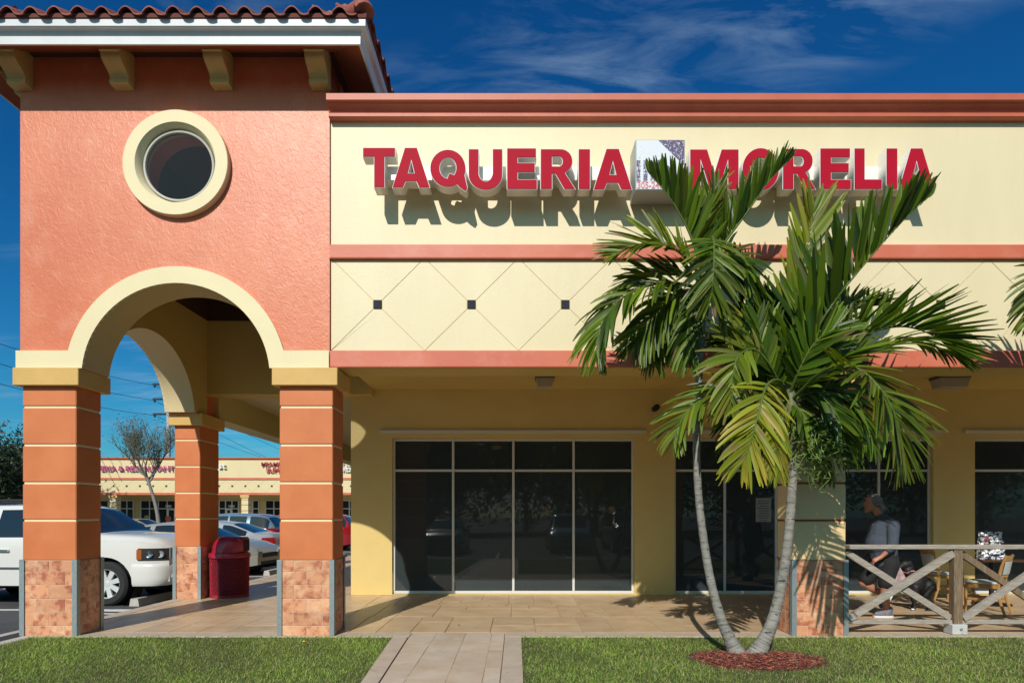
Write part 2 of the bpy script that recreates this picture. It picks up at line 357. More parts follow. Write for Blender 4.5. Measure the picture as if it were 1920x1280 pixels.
for i in range(3):
    x = EDGE_X + .226 + (0, -.0, .0)[i]; y0_, y1_ = BY3[i], BY3[i + 1]; first = True
    while x < 15.9:
        L = rnd.choice([.72, .86, 1.0, 1.14]) if not first else (.55, .95, .75)[i]; first = False
        if x + L > 15.5: L = 15.98 - x
        x1_ = x + L; far_ = st if x > 9.5 else None; G = lambda: rnd.choice([.0010, .0014, .0022, .0034]); k_ = rnd.random(); f = rnd.choice([.38, .5, .6]); g2 = rnd.choice([.4, .5, .64])
        xm_, ym_ = x + L * f, y0_ + (y1_ - y0_) * g2
        if k_ < .34: cells = [(x, xm_, y0_, y1_), (xm_, x1_, y0_, ym_), (xm_, x1_, ym_, y1_)]
        elif k_ < .62: cells = [(x, xm_, y0_, ym_), (x, xm_, ym_, y1_), (xm_, x1_, y0_, y1_)]
        elif k_ < .80: cells = [(x, xm_, y0_, y1_), (xm_, x1_, y0_, y1_)]
        else: cells = [(x, x1_, y0_, ym_), (x, xm_, ym_, y1_), (xm_, x1_, ym_, y1_)]
        for c_ in cells: slab(walk, *c_, M_PAVE, stuff=far_, gap=G())
        x = x1_
y = WALL_Y
while y < 25.5:
    D2 = .5; x = EDGE_X + .226
    while x < -3.05:
        L = rnd.choice([.45, .6, .75]); L = -3.03 - x if x + L > -3.2 else L
        slab(walk, x, x + L, y, y + D2, M_PAVE, stuff=(st if y > 9 else None), gap=.004); x += L
    y += D2
obj('far_slabs', st, M_PAVE, walk, kind='stuff')
# garden path towards the viewer
pb = MB().prism([(-1.48, -.05), (.06, -.05), (.06, -5.2), (-1.135, -5.2)], GZ + .005, -.016, 'z')
path = obj('path', pb, M_JOINT2, kind='structure')
pe = MB(); pe.prism([(-.136, -.056), (.06, -.056), (.06, -5.2), (-.136, -5.2)], GZ + .01, 0.0, 'z')
def pxl(y, base, s): return base + s * (-.05 - y)
pe.prism([(-1.485, -.056), (-1.30, -.056), (pxl(-5.2, -1.30, .05), -5.2), (pxl(-5.2, -1.485, .0675), -5.2)], GZ + .01, 0.0, 'z')
obj('edging', pe, M_EDGE, path)
px_cols = [-1.285, -.98, -.62, -.30, -.144]
pst = MB()
for ci in range(len(px_cols) - 1):
    y = .2
    while y > -5.2:
        L = rnd.choice([.38, .55, .75, .95]); y1 = y; y0 = max(y - L, -5.2)
        a0, a1 = px_cols[ci], px_cols[ci + 1]
        def sh(x, yy): return x + (.05 * max(0, -.05 - yy) if ci == 0 and x == a0 else 0)
        gq = rnd.choice([.0008, .0014, .003])
        m_ = MB().prism([(sh(a0, y1) + gq, y1 - gq), (a1 - gq, y1 - gq), (a1 - gq, y0 + gq), (sh(a0, y0) + gq, y0 + gq)], -.05, -.0015 - rnd.random() * .001, 'z')
        obj('paving_slab', m_, M_PATH, path)
        y = y0
# bay lines and stripes in the car park
pl = MB()
for yy in (.3, 3.05, 6.0, 8.6, 11.2, 13.9, 16.6, 19.3, 22): pl.box(-11.4, -6.35, yy - .05, yy + .05, GZ + .004, GZ + .008)
for yy in (26, 28.7, 31.4): pl.box(-26, -20.5, yy - .05, yy + .05, GZ + .004, GZ + .008)
for xx in np.arange(-9, 14, 2.75): pl.box(xx - .05, xx + .05, -11.2, -6.2, GZ + .004, GZ + .008)
for yy in (2.35, 2.62, 2.9): pl.box(-7.6, -6.3, yy - .045, yy + .045, GZ + .0085, GZ + .012)
obj('painted_line', pl, M_PAINT, kind='structure')
# wheel stops
ws = shared(MB().prism([(-.09, GZ + .004), (-.065, GZ + .14), (.065, GZ + .14), (.09, GZ + .004)], -.9, .9, 'y'), M_CONC, 'wheel_stop')
for (x, y, lb) in ((-6.86, 4.35, 'white concrete wheel stop in front of the white SUV'), (-6.42, .45, 'concrete wheel stop beside the left orange column'),
                   (-6.75, 9.7, 'concrete wheel stop before the beige sedan'), (-6.75, 15.2, 'far concrete wheel stop seen beside the yellow wall corner')):
    tag(piece('wheel_stop', ws, None, (x, y, 0)), lb, 'wheel stop', 'wheel stops along the walkway')
# ================================================================== CORNER TOWER
TX0, TX1, TY1 = -6.0, -2.258, 3.79
IN0, IN1, INY = -5.52, -2.60, 3.40           # inner faces of the tower's left, right and rear walls
SPR = 3.225; AZC = 3.116; ARI, ARO = 1.135, 1.336; AXC = -4.103; SYC = 1.85
TOPZ = 7.06
tower = thing('corner_tower', 'salmon stucco corner tower with an arch, a round window and a clay tile roof', 'tower', (-4.13, 1.9, 0))
def arch_pts(c, r, zc, zs, n=36):
    """from the left springing over the top to the right springing, starting and ending at height zs"""
    a = math.degrees(math.asin((zs - zc) / r)); return [(c + r * math.cos(R(180 - a - (180 - 2 * a) * i / n)), zc + r * math.sin(R(180 - a - (180 - 2 * a) * i / n))) for i in range(n + 1)]
RWX, RWZ = -4.083, 5.676
inner = arch_pts(AXC, ARI + .004, AZC, SPR)
fr = [(TX0, SPR), (TX0, TOPZ), (TX1, TOPZ), (TX1, SPR)] + inner[::-1]
obj('front_wall', plate_xz([fr, circle(RWX, RWZ, .50)], 0.0, .42), M_TOWER, tower)
# inside lining of the front wall (yellow below 4.92 m) is a thin separate leaf
il = [(IN0, SPR), (IN0, 4.925), (IN1, 4.925), (IN1, SPR)] + inner[::-1]
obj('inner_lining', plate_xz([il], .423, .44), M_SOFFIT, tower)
iu = [(IN0, 4.93), (IN0, TOPZ - .02), (IN1, TOPZ - .02), (IN1, 4.93)]
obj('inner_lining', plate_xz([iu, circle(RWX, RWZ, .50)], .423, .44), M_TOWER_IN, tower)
# intrados (cream soffit of the arch)
ai = arch_pts(AXC, ARI, AZC, SPR, 40)
ao = arch_pts(AXC, ARI + .012, AZC, SPR, 40)
intr = MB().grid([[(p[0], y, p[1]) for y in (-.03, .2, .445)] for p in ai])
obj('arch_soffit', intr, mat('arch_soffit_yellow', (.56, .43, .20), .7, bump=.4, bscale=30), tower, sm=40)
# left wall with the side arch
lw = [(.421, SPR), (.421, TOPZ), (TY1, TOPZ), (TY1, SPR)] + arch_pts(SYC, ARI + .004, AZC, SPR)[::-1]
lw = [(max(p[0], .421), p[1]) for p in lw]
obj('left_wall', plate_yz([lw], TX0, TX0 + .40), M_TOWER, tower)
l2 = [(.442, SPR), (.442, 4.925), (INY - .002, 4.925), (INY - .002, SPR)] + arch_pts(SYC, ARI + .004, AZC, SPR)[::-1]
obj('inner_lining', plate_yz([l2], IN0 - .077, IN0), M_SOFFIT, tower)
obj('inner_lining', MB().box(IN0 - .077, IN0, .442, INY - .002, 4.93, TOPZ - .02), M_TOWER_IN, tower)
sa = arch_pts(SYC, ARI, AZC, SPR, 40)
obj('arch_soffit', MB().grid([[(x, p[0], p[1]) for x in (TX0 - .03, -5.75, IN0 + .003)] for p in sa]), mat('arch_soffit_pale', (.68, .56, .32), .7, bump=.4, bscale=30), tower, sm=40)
# right wall above the walkway ceiling, rear wall
obj('right_wall', MB().box(IN1 + .004, TX1, .421, TY1, 3.90, TOPZ), M_TOWER, tower)
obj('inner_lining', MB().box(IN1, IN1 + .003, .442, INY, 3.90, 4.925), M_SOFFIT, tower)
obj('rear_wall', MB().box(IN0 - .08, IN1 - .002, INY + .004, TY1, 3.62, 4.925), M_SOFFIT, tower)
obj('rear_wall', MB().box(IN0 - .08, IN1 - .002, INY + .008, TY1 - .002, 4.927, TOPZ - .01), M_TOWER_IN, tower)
# cream arch ring and impost bands, proud of the wall
ring = arch_pts(AXC, ARO, AZC, 3.438, 40)
rr = arch_pts(AXC, ARI, AZC, SPR + .002, 40)
band = [(TX0 - .03, SPR + .002), (TX0 - .03, 3.438)] + ring + [(TX1, 3.438), (TX1, SPR + .002)] + rr[::-1]
obj('arch_band', plate_xz([band], -.032, -.001), M_ARCH, tower)
obj('arch_band', plate_yz([[(.0, SPR + .002), (.0, 3.438)] + arch_pts(SYC, ARO, AZC, 3.438, 40) + [(TY1, 3.438), (TY1, SPR + .002)] + arch_pts(SYC, ARI, AZC, SPR + .002, 40)[::-1]], TX0 - .032, TX0 - .001), M_ARCH, tower)
# round window: ring, reveal, frame, glass
rw = MB().lathe([(.632, -.001), (.632, -.072), (.626, -.08), (.484, -.08), (.478, -.072), (.432, .03), (.432, .12), (.499, .12), (.499, -.001)], 64, (RWX, 0, RWZ), 'y', cap=False)
win = obj('round_window', rw, M_ARCH, tower, sm=35)
obj('frame', MB().lathe([(.431, .02), (.431, .0), (.424, -.006), (.405, -.004), (.400, .012), (.400, .03), (.431, .03)], 64, (RWX, 0, RWZ), 'y', cap=False), mat('round_frame', (.40, .39, .34), .5), win, sm=35)
obj('pane', MB().lathe([(.404, .020), (.404, .024)], 64, (RWX, 0, RWZ), 'y'), M_ROUNDG, win)
# columns: core, cream joints, orange blocks, mottled base tiles, metal corner guards, ochre cap
Z_BLK = [1.0, 1.371, 1.397, 1.830, 1.858, 2.290, 2.318, 2.747, 2.773, 3.012]       # base top, then joints
Z_BLK = [wz(1050), wz(977), wz(973.2), wz(907), wz(903.2), wz(836), wz(832.2), wz(764.5), wz(760.8), 3.012]
GUARD = None
def tile_face(parent, a0, a1, fixed, axis, out, z1, off):
    """base tiles on one face of a column; out = direction of the outward normal"""
    H = .1645; z = 0.004; row = 0; t = .012
    zs = [0.004, .118, .282, .446, .611, .775, z1]
    for r_ in range(6):
        a = a0; first = True; o0 = .30 if (r_ + off) % 2 else .146
        while a < a1 - .02:
            L = (o0 if first else .346); first = False; b = min(a + L, a1)
            if a1 - b < .04: b = a1
            W, HH = b - a - .005, zs[r_ + 1] - zs[r_] - .005
            key = ('t', round(W, 3), round(HH, 3), axis)
            if key not in SLABM:
                SLABM[key] = shared(MB().bbox(-W / 2, W / 2, -t / 2, t / 2, -HH / 2, HH / 2, .003) if axis == 'x' else MB().bbox(-t / 2, t / 2, -W / 2, W / 2, -HH / 2, HH / 2, .003), M_STONE, 'base_tile')
            c = (a + b) / 2; zc = (zs[r_] + zs[r_ + 1]) / 2; pr = fixed + out * (.0035 - t / 2 + rnd.random() * .001)
            piece('base_tile', SLABM[key], parent, (c, pr, zc) if axis == 'x' else (pr, c, zc)); a = b
def column(parent, x0, x1, y0, y1, faces, cap=True, mblk=M_COLOR, mjoint=M_ARCH, off=0, zt=None):
    zb = Z_BLK[0]; colm = MB().bbox(x0 + .012, x1 - .012, y0 + .012, y1 - .012, .0, Z_BLK[-1] - .001, .004)
    col = obj('column', colm, mjoint, parent)
    for i in range(5):
        obj('shaft_block', MB().bbox(x0, x1, y0, y1, Z_BLK[2 * i] + (.002 if i == 0 else 0), Z_BLK[2 * i + 1], .009), mblk, col)
    gr = MB().box(x0 - .004, x1 + .004, y0 - .004, y1 + .004, .001, zb - .002)
    obj('base_core', gr, M_GROUT, col)
    if 'f' in faces: tile_face(col, x0 + .03, x1 - .03, y0 - .004, 'x', -1, zb, off)
    if 'r' in faces: tile_face(col, y0 + .03, y1 - .03, x1 + .004, 'y', 1, zb, off + 1)
    if 'l' in faces: tile_face(col, y0 + .03, y1 - .03, x0 - .004, 'y', -1, zb, off + 1)
    for (cx, cy, sx, sy) in ((x0, y0, -1, -1), (x1, y0, 1, -1), (x1, y1, 1, 1), (x0, y1, -1, 1)):
        X, Y = cx + sx * .022, cy + sy * .022; a = .058
        pts = [(X, Y), (X - sx * a, Y), (X - sx * a, Y - sy * .006), (X - sx * .006, Y - sy * .006), (X - sx * .006, Y - sy * a), (X, Y - sy * a)]
        obj('corner_guard', MB().prism(pts, .003, zb + .01, 'z'), M_GALV, col)
    if cap:
        obj('cap', MB().bbox(x0 - .065, x1 + .075, y0 - .07, y1 + .07, 3.012, SPR - .001, .006), M_CAP, col)
    return col
column(tower, -5.974, -5.323, 0.0, .43, 'fr')
column(tower, -2.865, -2.219, 0.0, .43, 'fr', off=1)
column(tower, -5.955, -5.51, 3.14, 3.79, 'fr', off=1)
# eaves: sloping soffit, two-step white fascia, hip roof
EV = .50; EF = .58; ZS = 6.743
ex0, ex1, ey0, ey1 = TX0 - EV, TX1 + EV, -EV, TY1 + EV
ix0, ix1, iy0, iy1 = TX0, TX1, 0, TY1
zi = 7.03
sf = MB()
for (a, b, c, d) in (((ex0, ey0), (ex1, ey0), (ix1, iy0), (ix0, iy0)), ((ex1, ey0), (ex1, ey1), (ix1, iy1), (ix1, iy0)),
                     ((ex1, ey1), (ex0, ey1), (ix0, iy1), (ix1, iy1)), ((ex0, ey1), (ex0, ey0), (ix0, iy0), (ix0, iy1))):
    sf.add([(*a, ZS + .012), (*b, ZS + .012), (*c, zi), (*d, zi), (*a, ZS + .03), (*b, ZS + .03), (*c, zi + .018), (*d, zi + .018)], [(0, 1, 2, 3), (4, 7, 6, 5)])
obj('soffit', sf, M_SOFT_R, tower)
def loop_prof(prof):
    """profile of (outward offset from the wall, z) swept round the four eaves with mitred corners"""
    m = MB(); C4 = [(-1, -1), (1, -1), (1, 1), (-1, 1)]
    P = [[((TX0 if sx < 0 else TX1) + sx * o, (0 if sy < 0 else TY1) + sy * o, z) for (o, z) in prof] for sx, sy in C4]
    P.append(P[0]); return m.grid([r_ + [r_[0]] for r_ in P])
obj('fascia_board', loop_prof([(.485, ZS), (.505, ZS), (.508, 6.832), (.520, 6.872), (.535, 6.876), (.52, 6.95), (.485, 6.95)]), M_WHITE, tower)
obj('drip_board', loop_prof([(.522, 6.878), (.570, 6.880), (.580, 6.888), (.583, 6.962), (.565, 6.967), (.522, 6.967)]), M_WHITE, tower)
SL = math.tan(R(29)); HX = (TX1 - TX0) / 2 + EF; RZ0 = 6.99
cxm, cym = (TX0 + TX1) / 2, TY1 / 2
rb = MB(); rx0, rx1, ry0, ry1 = TX0 - EF, TX1 + EF, -EF, TY1 + EF
pk = RZ0 + HX * SL
rb.add([(rx0, ry0, RZ0), (rx1, ry0, RZ0), (rx1, ry1, RZ0), (rx0, ry1, RZ0), (cxm, cym, pk)], [(0, 1, 4), (1, 2, 4), (2, 3, 4), (3, 0, 4), (3, 2, 1, 0)])
roof = obj('roof', rb, mat('roof_underlay', (.09, .03, .02), .9), tower)
# S-shaped clay tiles: one eave course each on the front and the right, more courses behind
TW = .262
def s_tile(L=.42, rows=2):
    m = MB(); n = 18; prof = []
    for i in range(n + 1):
        u = i / n
        if u < .62: x_ = u; z_ = .078 * math.sin(math.pi * u / .62) ** .8 if u > 0 else 0
        else: x_ = u; z_ = -.012 * math.sin(math.pi * (u - .62) / .38)
        prof.append((x_ * (TW + .012) - TW / 2, z_))
    top = [[(x_, y_, z_ + .014 + (y_) * SL) for x_, z_ in prof] for y_ in (0, L)]
    m.grid(top); bot = [[(x_, y_, z_ + y_ * SL) for x_, z_ in prof] for y_ in (0, L)]
    b = MB(); b.grid(bot); m.add(b.v, b.f)
    nn = len(prof); m.add([t for t in top[0]] + [t for t in bot[0]], [(i, i + 1, nn + i + 1, nn + i) for i in range(nn - 1)])
    return m
TILE = shared(s_tile(), M_CLAY, 'roof_tile', 40)
plug = MB()
def course(side, k, stuff=None):
    n = 18; span = (rx1 - rx0); o = k * .36
    for i in range(n):
        c = -span / 2 + (i + .5) * TW + .09
        if abs(c) > span / 2 - o - .10: continue
        z = RZ0 + (o - .06) * SL + .012
        if side == 'f': p, rz_ = (cxm + c, ry0 + o - .06, z), 0
        elif side == 'r': p, rz_ = (rx1 - o + .06, cym + c * (ry1 - ry0) / span, z), R(90)
        elif side == 'l': p, rz_ = (rx0 + o - .06, cym + c * (ry1 - ry0) / span, z), R(-90)
        else: p, rz_ = (cxm + c, ry1 - o + .06, z), R(180)
        if stuff is None:
            q = piece('roof_tile', TILE, roof, (p[0], p[1], p[2] + rnd.uniform(-.004, .004)), (0, 0, rz_ + R(rnd.uniform(-.9, .9))))
        else:
            M = Matrix.Translation(p) @ Matrix.Rotation(rz_, 4, 'Z'); t = TMB
            stuff.add([M @ Vector(v) for v in t.v], t.f)
TMB = s_tile(); rest = MB()
for s_ in 'fr': course(s_, 0)
for s_ in 'fr': course(s_, 1)
for s_ in 'lb': course(s_, 0, rest)
for kk in range(2, 7):
    for s_ in 'fr': course(s_, kk, rest)
for kk in range(1, 7):
    for s_ in 'lb': course(s_, kk, rest)
obj('upper_tiles', rest, M_CLAY, roof, sm=40, kind='stuff')
obj('mortar_bed', loop_prof([(.50, 6.968), (.595, 6.968), (.600, 7.012), (.50, 7.05)]), mat('mortar_red', (.16, .045, .035), .9, bump=.5), tower)
hip = shared(MB().tube([(0, 0, 0), (.02, .0, .02), (.44, 0, .0)], [.11, .125, .10], 12), M_CLAY, 'hip_tile', 50)
for (sx, sy) in ((1, -1), (-1, -1), (1, 1)):
    for i in range(7):
        o = i * .36 * .7071 + .01
        X = (rx1 - o) if sx > 0 else (rx0 + o); Y = (ry0 + o) if sy < 0 else (ry1 - o)
        q = piece('hip_tile', hip, roof, (X, Y, RZ0 + o * SL + .045))
        q.rotation_euler = (0, -math.atan(SL * .7071), math.atan2(-sy, -sx))
# brackets
def bracket_mesh():
    m = MB(); W = .112
    # side profile (outward, z) from the top
    pr = [(0, 7.03), (.30, 6.885), (.30, 6.845), (.275, 6.84), (.27, 6.80)]
    for i in range(1, 9): u = i / 8; pr.append((.27 - .16 * (1 - math.cos(math.pi * u)) / 2 - .02 * math.sin(math.pi * u), 6.80 - .155 * u))
    pr += [(.11, 6.64), (.118, 6.635), (.118, 6.60), (.10, 6.59), (0, 6.585)]
    m.prism([(-p[0], p[1]) for p in pr], -W, W, 'x'); return m
BRK = shared(bracket_mesh(), M_BRACK, 'bracket', 30)
for px in (37.5 - 2, 229, 414, 597):
    piece('bracket', BRK, tower, ((px - 968) * 1.0 / PXM + .06 if px < 100 else (px - 968 + 6) / PXM, 0, 0))
for y in (.16, 1.34, 2.52): piece('bracket', BRK, tower, (TX0, y, 0), (0, 0, R(-90)))
for y in (1.34, 2.52): piece('bracket', BRK, tower, (TX1, y, 0), (0, 0, R(90)))

# ================================================================== STOREFRONT BUILDING
FY = .03; BX1 = 15.5
def S(px): return wx(px, FY)
def Z(py): return wz(py, FY)
shop = thing('storefront_building', 'cream and coral storefront with a diamond-scored frieze over a shaded walkway', 'building', (3, 3, 0))
zt0, zt1, zm0, zm1, zb0, zb1 = Z(221), Z(461), Z(461), Z(487), Z(658), 3.245
obj('sign_wall', MB().box(TX1 + .002, BX1, FY, .40, zm1 + .001, 6.40), M_FACADE, shop)
obj('frieze_backing', MB().box(TX1 + .002, BX1, FY + .008, .40, zb0 - .002, zm1 - .001), M_GROOVE, shop)
bandp = lambda z0, z1, o: [(FY - o, z0 + .012), (FY - o, z1 - .008), (FY - o + .008, z1), (FY + .003, z1), (FY + .003, z0), (FY - o + .006, z0)]
obj('middle_band', MB().prism(bandp(zm1, zm0, .045), TX1 + .004, BX1, 'x'), M_BAND, shop)
obj('lower_band', MB().prism(bandp(zb1 - .002, zb0, .035), TX1 + .004, BX1, 'x'), M_BAND, shop)
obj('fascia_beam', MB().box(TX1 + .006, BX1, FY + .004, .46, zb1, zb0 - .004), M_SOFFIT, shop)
# scored diamonds: every panel is a plate of its own, the joints are the gaps
pitch = 176 / PXM * (CAM_D + FY) / CAM_D; x0 = S(708); zt_, zb_ = zm1 - .004, zb0 + .004
zc = Z(571); hs = .054; gp = .0075
def shrink(poly, d):
    n = len(poly); out = []
    A = sum(poly[i][0] * poly[(i + 1) % n][1] - poly[(i + 1) % n][0] * poly[i][1] for i in range(n)); sgn = 1 if A > 0 else -1
    for i in range(n):
        p0, p1, p2 = Vector(poly[i - 1]), Vector(poly[i]), Vector(poly[(i + 1) % n])
        e1, e2 = (p1 - p0).normalized(), (p2 - p1).normalized(); n1, n2 = Vector((-e1.y, e1.x)) * sgn, Vector((-e2.y, e2.x)) * sgn
        b = (n1 + n2); k_ = d / max(.3, 1 + n1.dot(n2)); out.append(tuple(p1 + b * k_))
    return out
def panel(poly):
    obj('stucco_panel', MB().prism(shrink(poly, gp / 2), FY + .002, FY + .02, 'y'), M_FACADE, shop)
nd = 0; xx = x0 - pitch
while xx < 12.2:
    xm = xx + pitch / 2; tq = .026
    L_, R_ = xx, xx + pitch
    # left half-diamond corner pieces around the inlay at xx, and the big diamond between inlays
    q = [(L_ + hs, zc + hs), (xm - tq, zt_), (xm + tq, zt_), (R_ - hs, zc + hs), (R_ - hs, zc - hs), (xm, zb_), (L_ + hs, zc - hs)]
    tri_t = [(L_ - hs, zc + hs), (L_ + hs, zc + hs), (xm - tq, zt_), (xm - pitch + tq, zt_)]
    tri_b = [(L_ - hs, zc - hs), (L_ + hs, zc - hs), (xm, zb_), (xm - pitch, zb_)]
    X0 = TX1 + .004
    def clip(poly):
        out = []
        for i in range(len(poly)):
            a, b = poly[i], poly[(i + 1) % len(poly)]
            if a[0] >= X0: out.append(a)
            if (a[0] - X0) * (b[0] - X0) < 0: t_ = (X0 - a[0]) / (b[0] - a[0]); out.append((X0, a[1] + t_ * (b[1] - a[1])))
        return out
    for pl_ in (q, tri_t, tri_b):
        pl_ = clip(pl_)
        if len(pl_) >= 3: panel(pl_)
    if xx > X0: obj('inlay_square', MB().bbox(xx - hs + .004, xx + hs - .004, FY - .006, FY + .02, zc - hs + .004, zc + hs - .004, .003), M_SQ, shop)
    xx += pitch
obj('frieze_end', MB().box(xx - hs, BX1, FY, FY + .02, zb_, zt_), M_FACADE, shop)
# cornice with its stepped profile
cp = [(.40, 6.447), (-.15, 6.447), (-.15, 6.372), (-.118, 6.366), (-.108, 6.350), (-.085, 6.335), (-.060, 6.312), (-.045, 6.285), (-.040, 6.276), (-.062, 6.272), (-.062, 6.235), (-.045, 6.226), (FY - .001, 6.222), (FY - .001, 6.40), (.40, 6.402)]
obj('cornice', MB().prism(cp, TX1 + .006, BX1, 'x'), M_CORN, shop)
obj('parapet_roof', MB().box(TX1 + .004, BX1, .402, 12, 6.05, 6.10), M_CONC, shop)
# walkway ceiling, main wall with openings
CZL = 3.745
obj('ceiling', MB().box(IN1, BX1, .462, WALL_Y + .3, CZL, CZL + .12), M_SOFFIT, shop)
WZ0, WZ1, WT = .045, wz(821, WALL_Y), wz(881, WALL_Y)
def wxw(px): return wx(px, WALL_Y)
wins = [(wxw(735), wxw(1190), 4), (wxw(1265), wxw(1265) + 5 * (wxw(1362) - wxw(1265)), 5), (wxw(1828), wxw(1828) + 4 * 1.11, 4)]
WX0 = wxw(658)
outer = [(WX0, 0.0), (WX0, 6.05), (BX1, 6.05), (BX1, 0.0)]
holes = [[(a, WZ0 - .03), (b, WZ0 - .03), (b, WZ1), (a, WZ1)] for a, b, n in wins]
obj('wall', plate_xz([outer] + holes, WALL_Y, WALL_Y + .22), M_WALLY, shop)
obj('side_wall', MB().box(WX0, WX0 + .2, WALL_Y + .222, 26, 0, 6.05), M_WALLY, shop)
for (a, b, n) in wins:
    f = MB(); t = .042; y0, y1 = WALL_Y + .075, WALL_Y + .135
    zs0, zs1 = WZ0 - .028, WZ1 - .002
    f.bbox(a + .002, b - .002, y0, y1, zs0, zs0 + t + .01, .004); f.bbox(a + .002, b - .002, y0, y1, zs1 - t, zs1, .004)
    pw = (b - a) / n
    for i in range(n + 1):
        x = a + i * pw; xa, xb = (x - t / 2, x + t / 2) if 0 < i < n else ((x + .002, x + t) if i == 0 else (x - t, x - .002))
        f.bbox(xa, xb, y0 - .004, y1 + .003, zs0 + t + .011, zs1 - t - .001, .004)
    for i in range(n): f.bbox(a + i * pw + t / 2 + .002 + (.02 if i == 0 else 0), a + (i + 1) * pw - t / 2 - .002 - (.02 if i == n - 1 else 0), y0 + .002, y1 - .003, WT - t / 2, WT + t / 2, .004)
    fo = obj('window', f, M_ALU, shop)
    for i in range(n):
        xa, xb = a + i * pw + t / 2 - .004, a + (i + 1) * pw - t / 2 + .004
        for (za, zb) in ((zs0 + t, WT - t / 2 + .003), (WT + t / 2 - .003, zs1 - t + .003)):
            tl = R(rnd.uniform(-.12, .12)); p = MB().box(xa, xb, WALL_Y + .10, WALL_Y + .106, za, zb)
            obj('pane', p, M_GLASS, fo)
    # pelmet rail of the storm shutters
    obj('shutter_rail', MB().prism([(WALL_Y - .055, WZ1 + .09), (WALL_Y - .055, WZ1 + .135), (WALL_Y - .035, WZ1 + .15), (WALL_Y - .001, WZ1 + .15), (WALL_Y - .001, WZ1 + .09)], a - .21 + (0 if n < 5 else .05), b + .2, 'x'), M_ALU, shop)
    obj('sill', MB().bbox(a + .003, b - .003, WALL_Y + .01, WALL_Y + .21, .0, WZ0 - .032, .004), M_CONC, shop)
# dark dining room behind the glass
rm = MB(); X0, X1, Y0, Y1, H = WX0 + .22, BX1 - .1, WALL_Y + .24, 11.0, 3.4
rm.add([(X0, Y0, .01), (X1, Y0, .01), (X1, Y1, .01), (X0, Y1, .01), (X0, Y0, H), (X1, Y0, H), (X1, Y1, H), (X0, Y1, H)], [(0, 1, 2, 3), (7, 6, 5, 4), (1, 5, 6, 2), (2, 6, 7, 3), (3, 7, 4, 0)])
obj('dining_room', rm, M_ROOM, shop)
# pillar on the right, yellow with brick-red joints over a tiled base
PILX0, PILX1 = (1487 - 968) / PXM, (1586 - 968) / PXM
M_PILY = mat('pillar_yellow', (.84, .62, .33), .6, col2=(.80, .58, .30), nscale=2, bump=.4, bscale=40)
M_RJ = mat('pillar_joint', (.30, .062, .028), .7)
column(shop, PILX0, PILX1, 0.0, .43, 'fl', mblk=M_PILY, mjoint=M_RJ)
# side arcade behind the tower: beam, ceiling, two more columns
obj('arcade_beam', MB().box(-5.95, -5.51, TY1 + .002, 26, 3.245, 6.2), mat('beam_yellow', (.62, .50, .22), .7, bump=.3), shop)
obj('arcade_ceiling', MB().box(-5.508, WX0, TY1 + .004, 26, CZL, CZL + .1), mat('ceiling_pale', (.62, .52, .30), .7, bump=.4), shop)
for y in (9.6, 16.2, 22.6): column(shop, -5.955, -5.51, y, y + .55, '', cap=True)
# ceiling light boxes, camera, notice
for (pxa, lb) in ((1021.5, 'boxy ceiling light over the four-pane window'), (1781, 'boxy ceiling light at the right, over the patio')):
    Yl = 2.6; X = wx(pxa, Yl); lt = thing('ceiling_light', lb, 'light', (X, Yl, CZL), group='ceiling lights of the walkway')
    wl = .16 if pxa < 1100 else .25
    obj('base', MB().bbox(X - wl, X + wl, Yl - .15, Yl + .15, CZL - .05, CZL - .001, .008), mat('lamp_base', (.10, .085, .07), .6), lt)
    obj('diffuser', MB().prism([(X - wl + .01, CZL - .052), (X - wl + .05, CZL - .19), (X + wl - .05, CZL - .19), (X + wl - .01, CZL - .052)], Yl - .13, Yl + .13, 'y'), mat('lamp_diffuser', (.42, .38, .33), .35, bump=.2), lt)
cx_, cz_ = wxw(1222), wz(768, WALL_Y)
cm = thing('security_camera', 'small dark camera on the yellow wall between the windows', 'camera', (cx_, WALL_Y, cz_))
obj('housing', MB().lathe([(.0, -.30), (.05, -.30), (.055, -.28), (.055, -.10), (.04, -.06)], 12, (cx_ + .03, WALL_Y, cz_), 'y'), M_SQ, cm, sm=40)
obj('bracket', MB().bbox(cx_, cx_ + .06, WALL_Y - .12, WALL_Y - .001, cz_ - .03, cz_ + .03), M_SQ, cm)
nx0, nx1, nz0, nz1 = wxw(1421), wxw(1450), wz(978, WALL_Y), wz(933, WALL_Y)
no = obj('window_notice', MB().box(nx0, nx1, WALL_Y + .092, WALL_Y + .097, nz0, nz1), mat('paper_grey', (.30, .31, .32), .8), None)
tag(no, 'grey paper notice stuck inside the window left of the yellow pillar', 'notice')
ln = MB()
for i in range(9): zz_ = nz1 - .06 - i * .045; ww = (nx1 - nx0) * rnd.uniform(.25, .42); ln.box((nx0 + nx1) / 2 - ww, (nx0 + nx1) / 2 + ww, WALL_Y + .0900, WALL_Y + .0915, zz_, zz_ + .016)
obj('printed_lines', ln, mat('ink', (.12, .12, .13), .8), no)
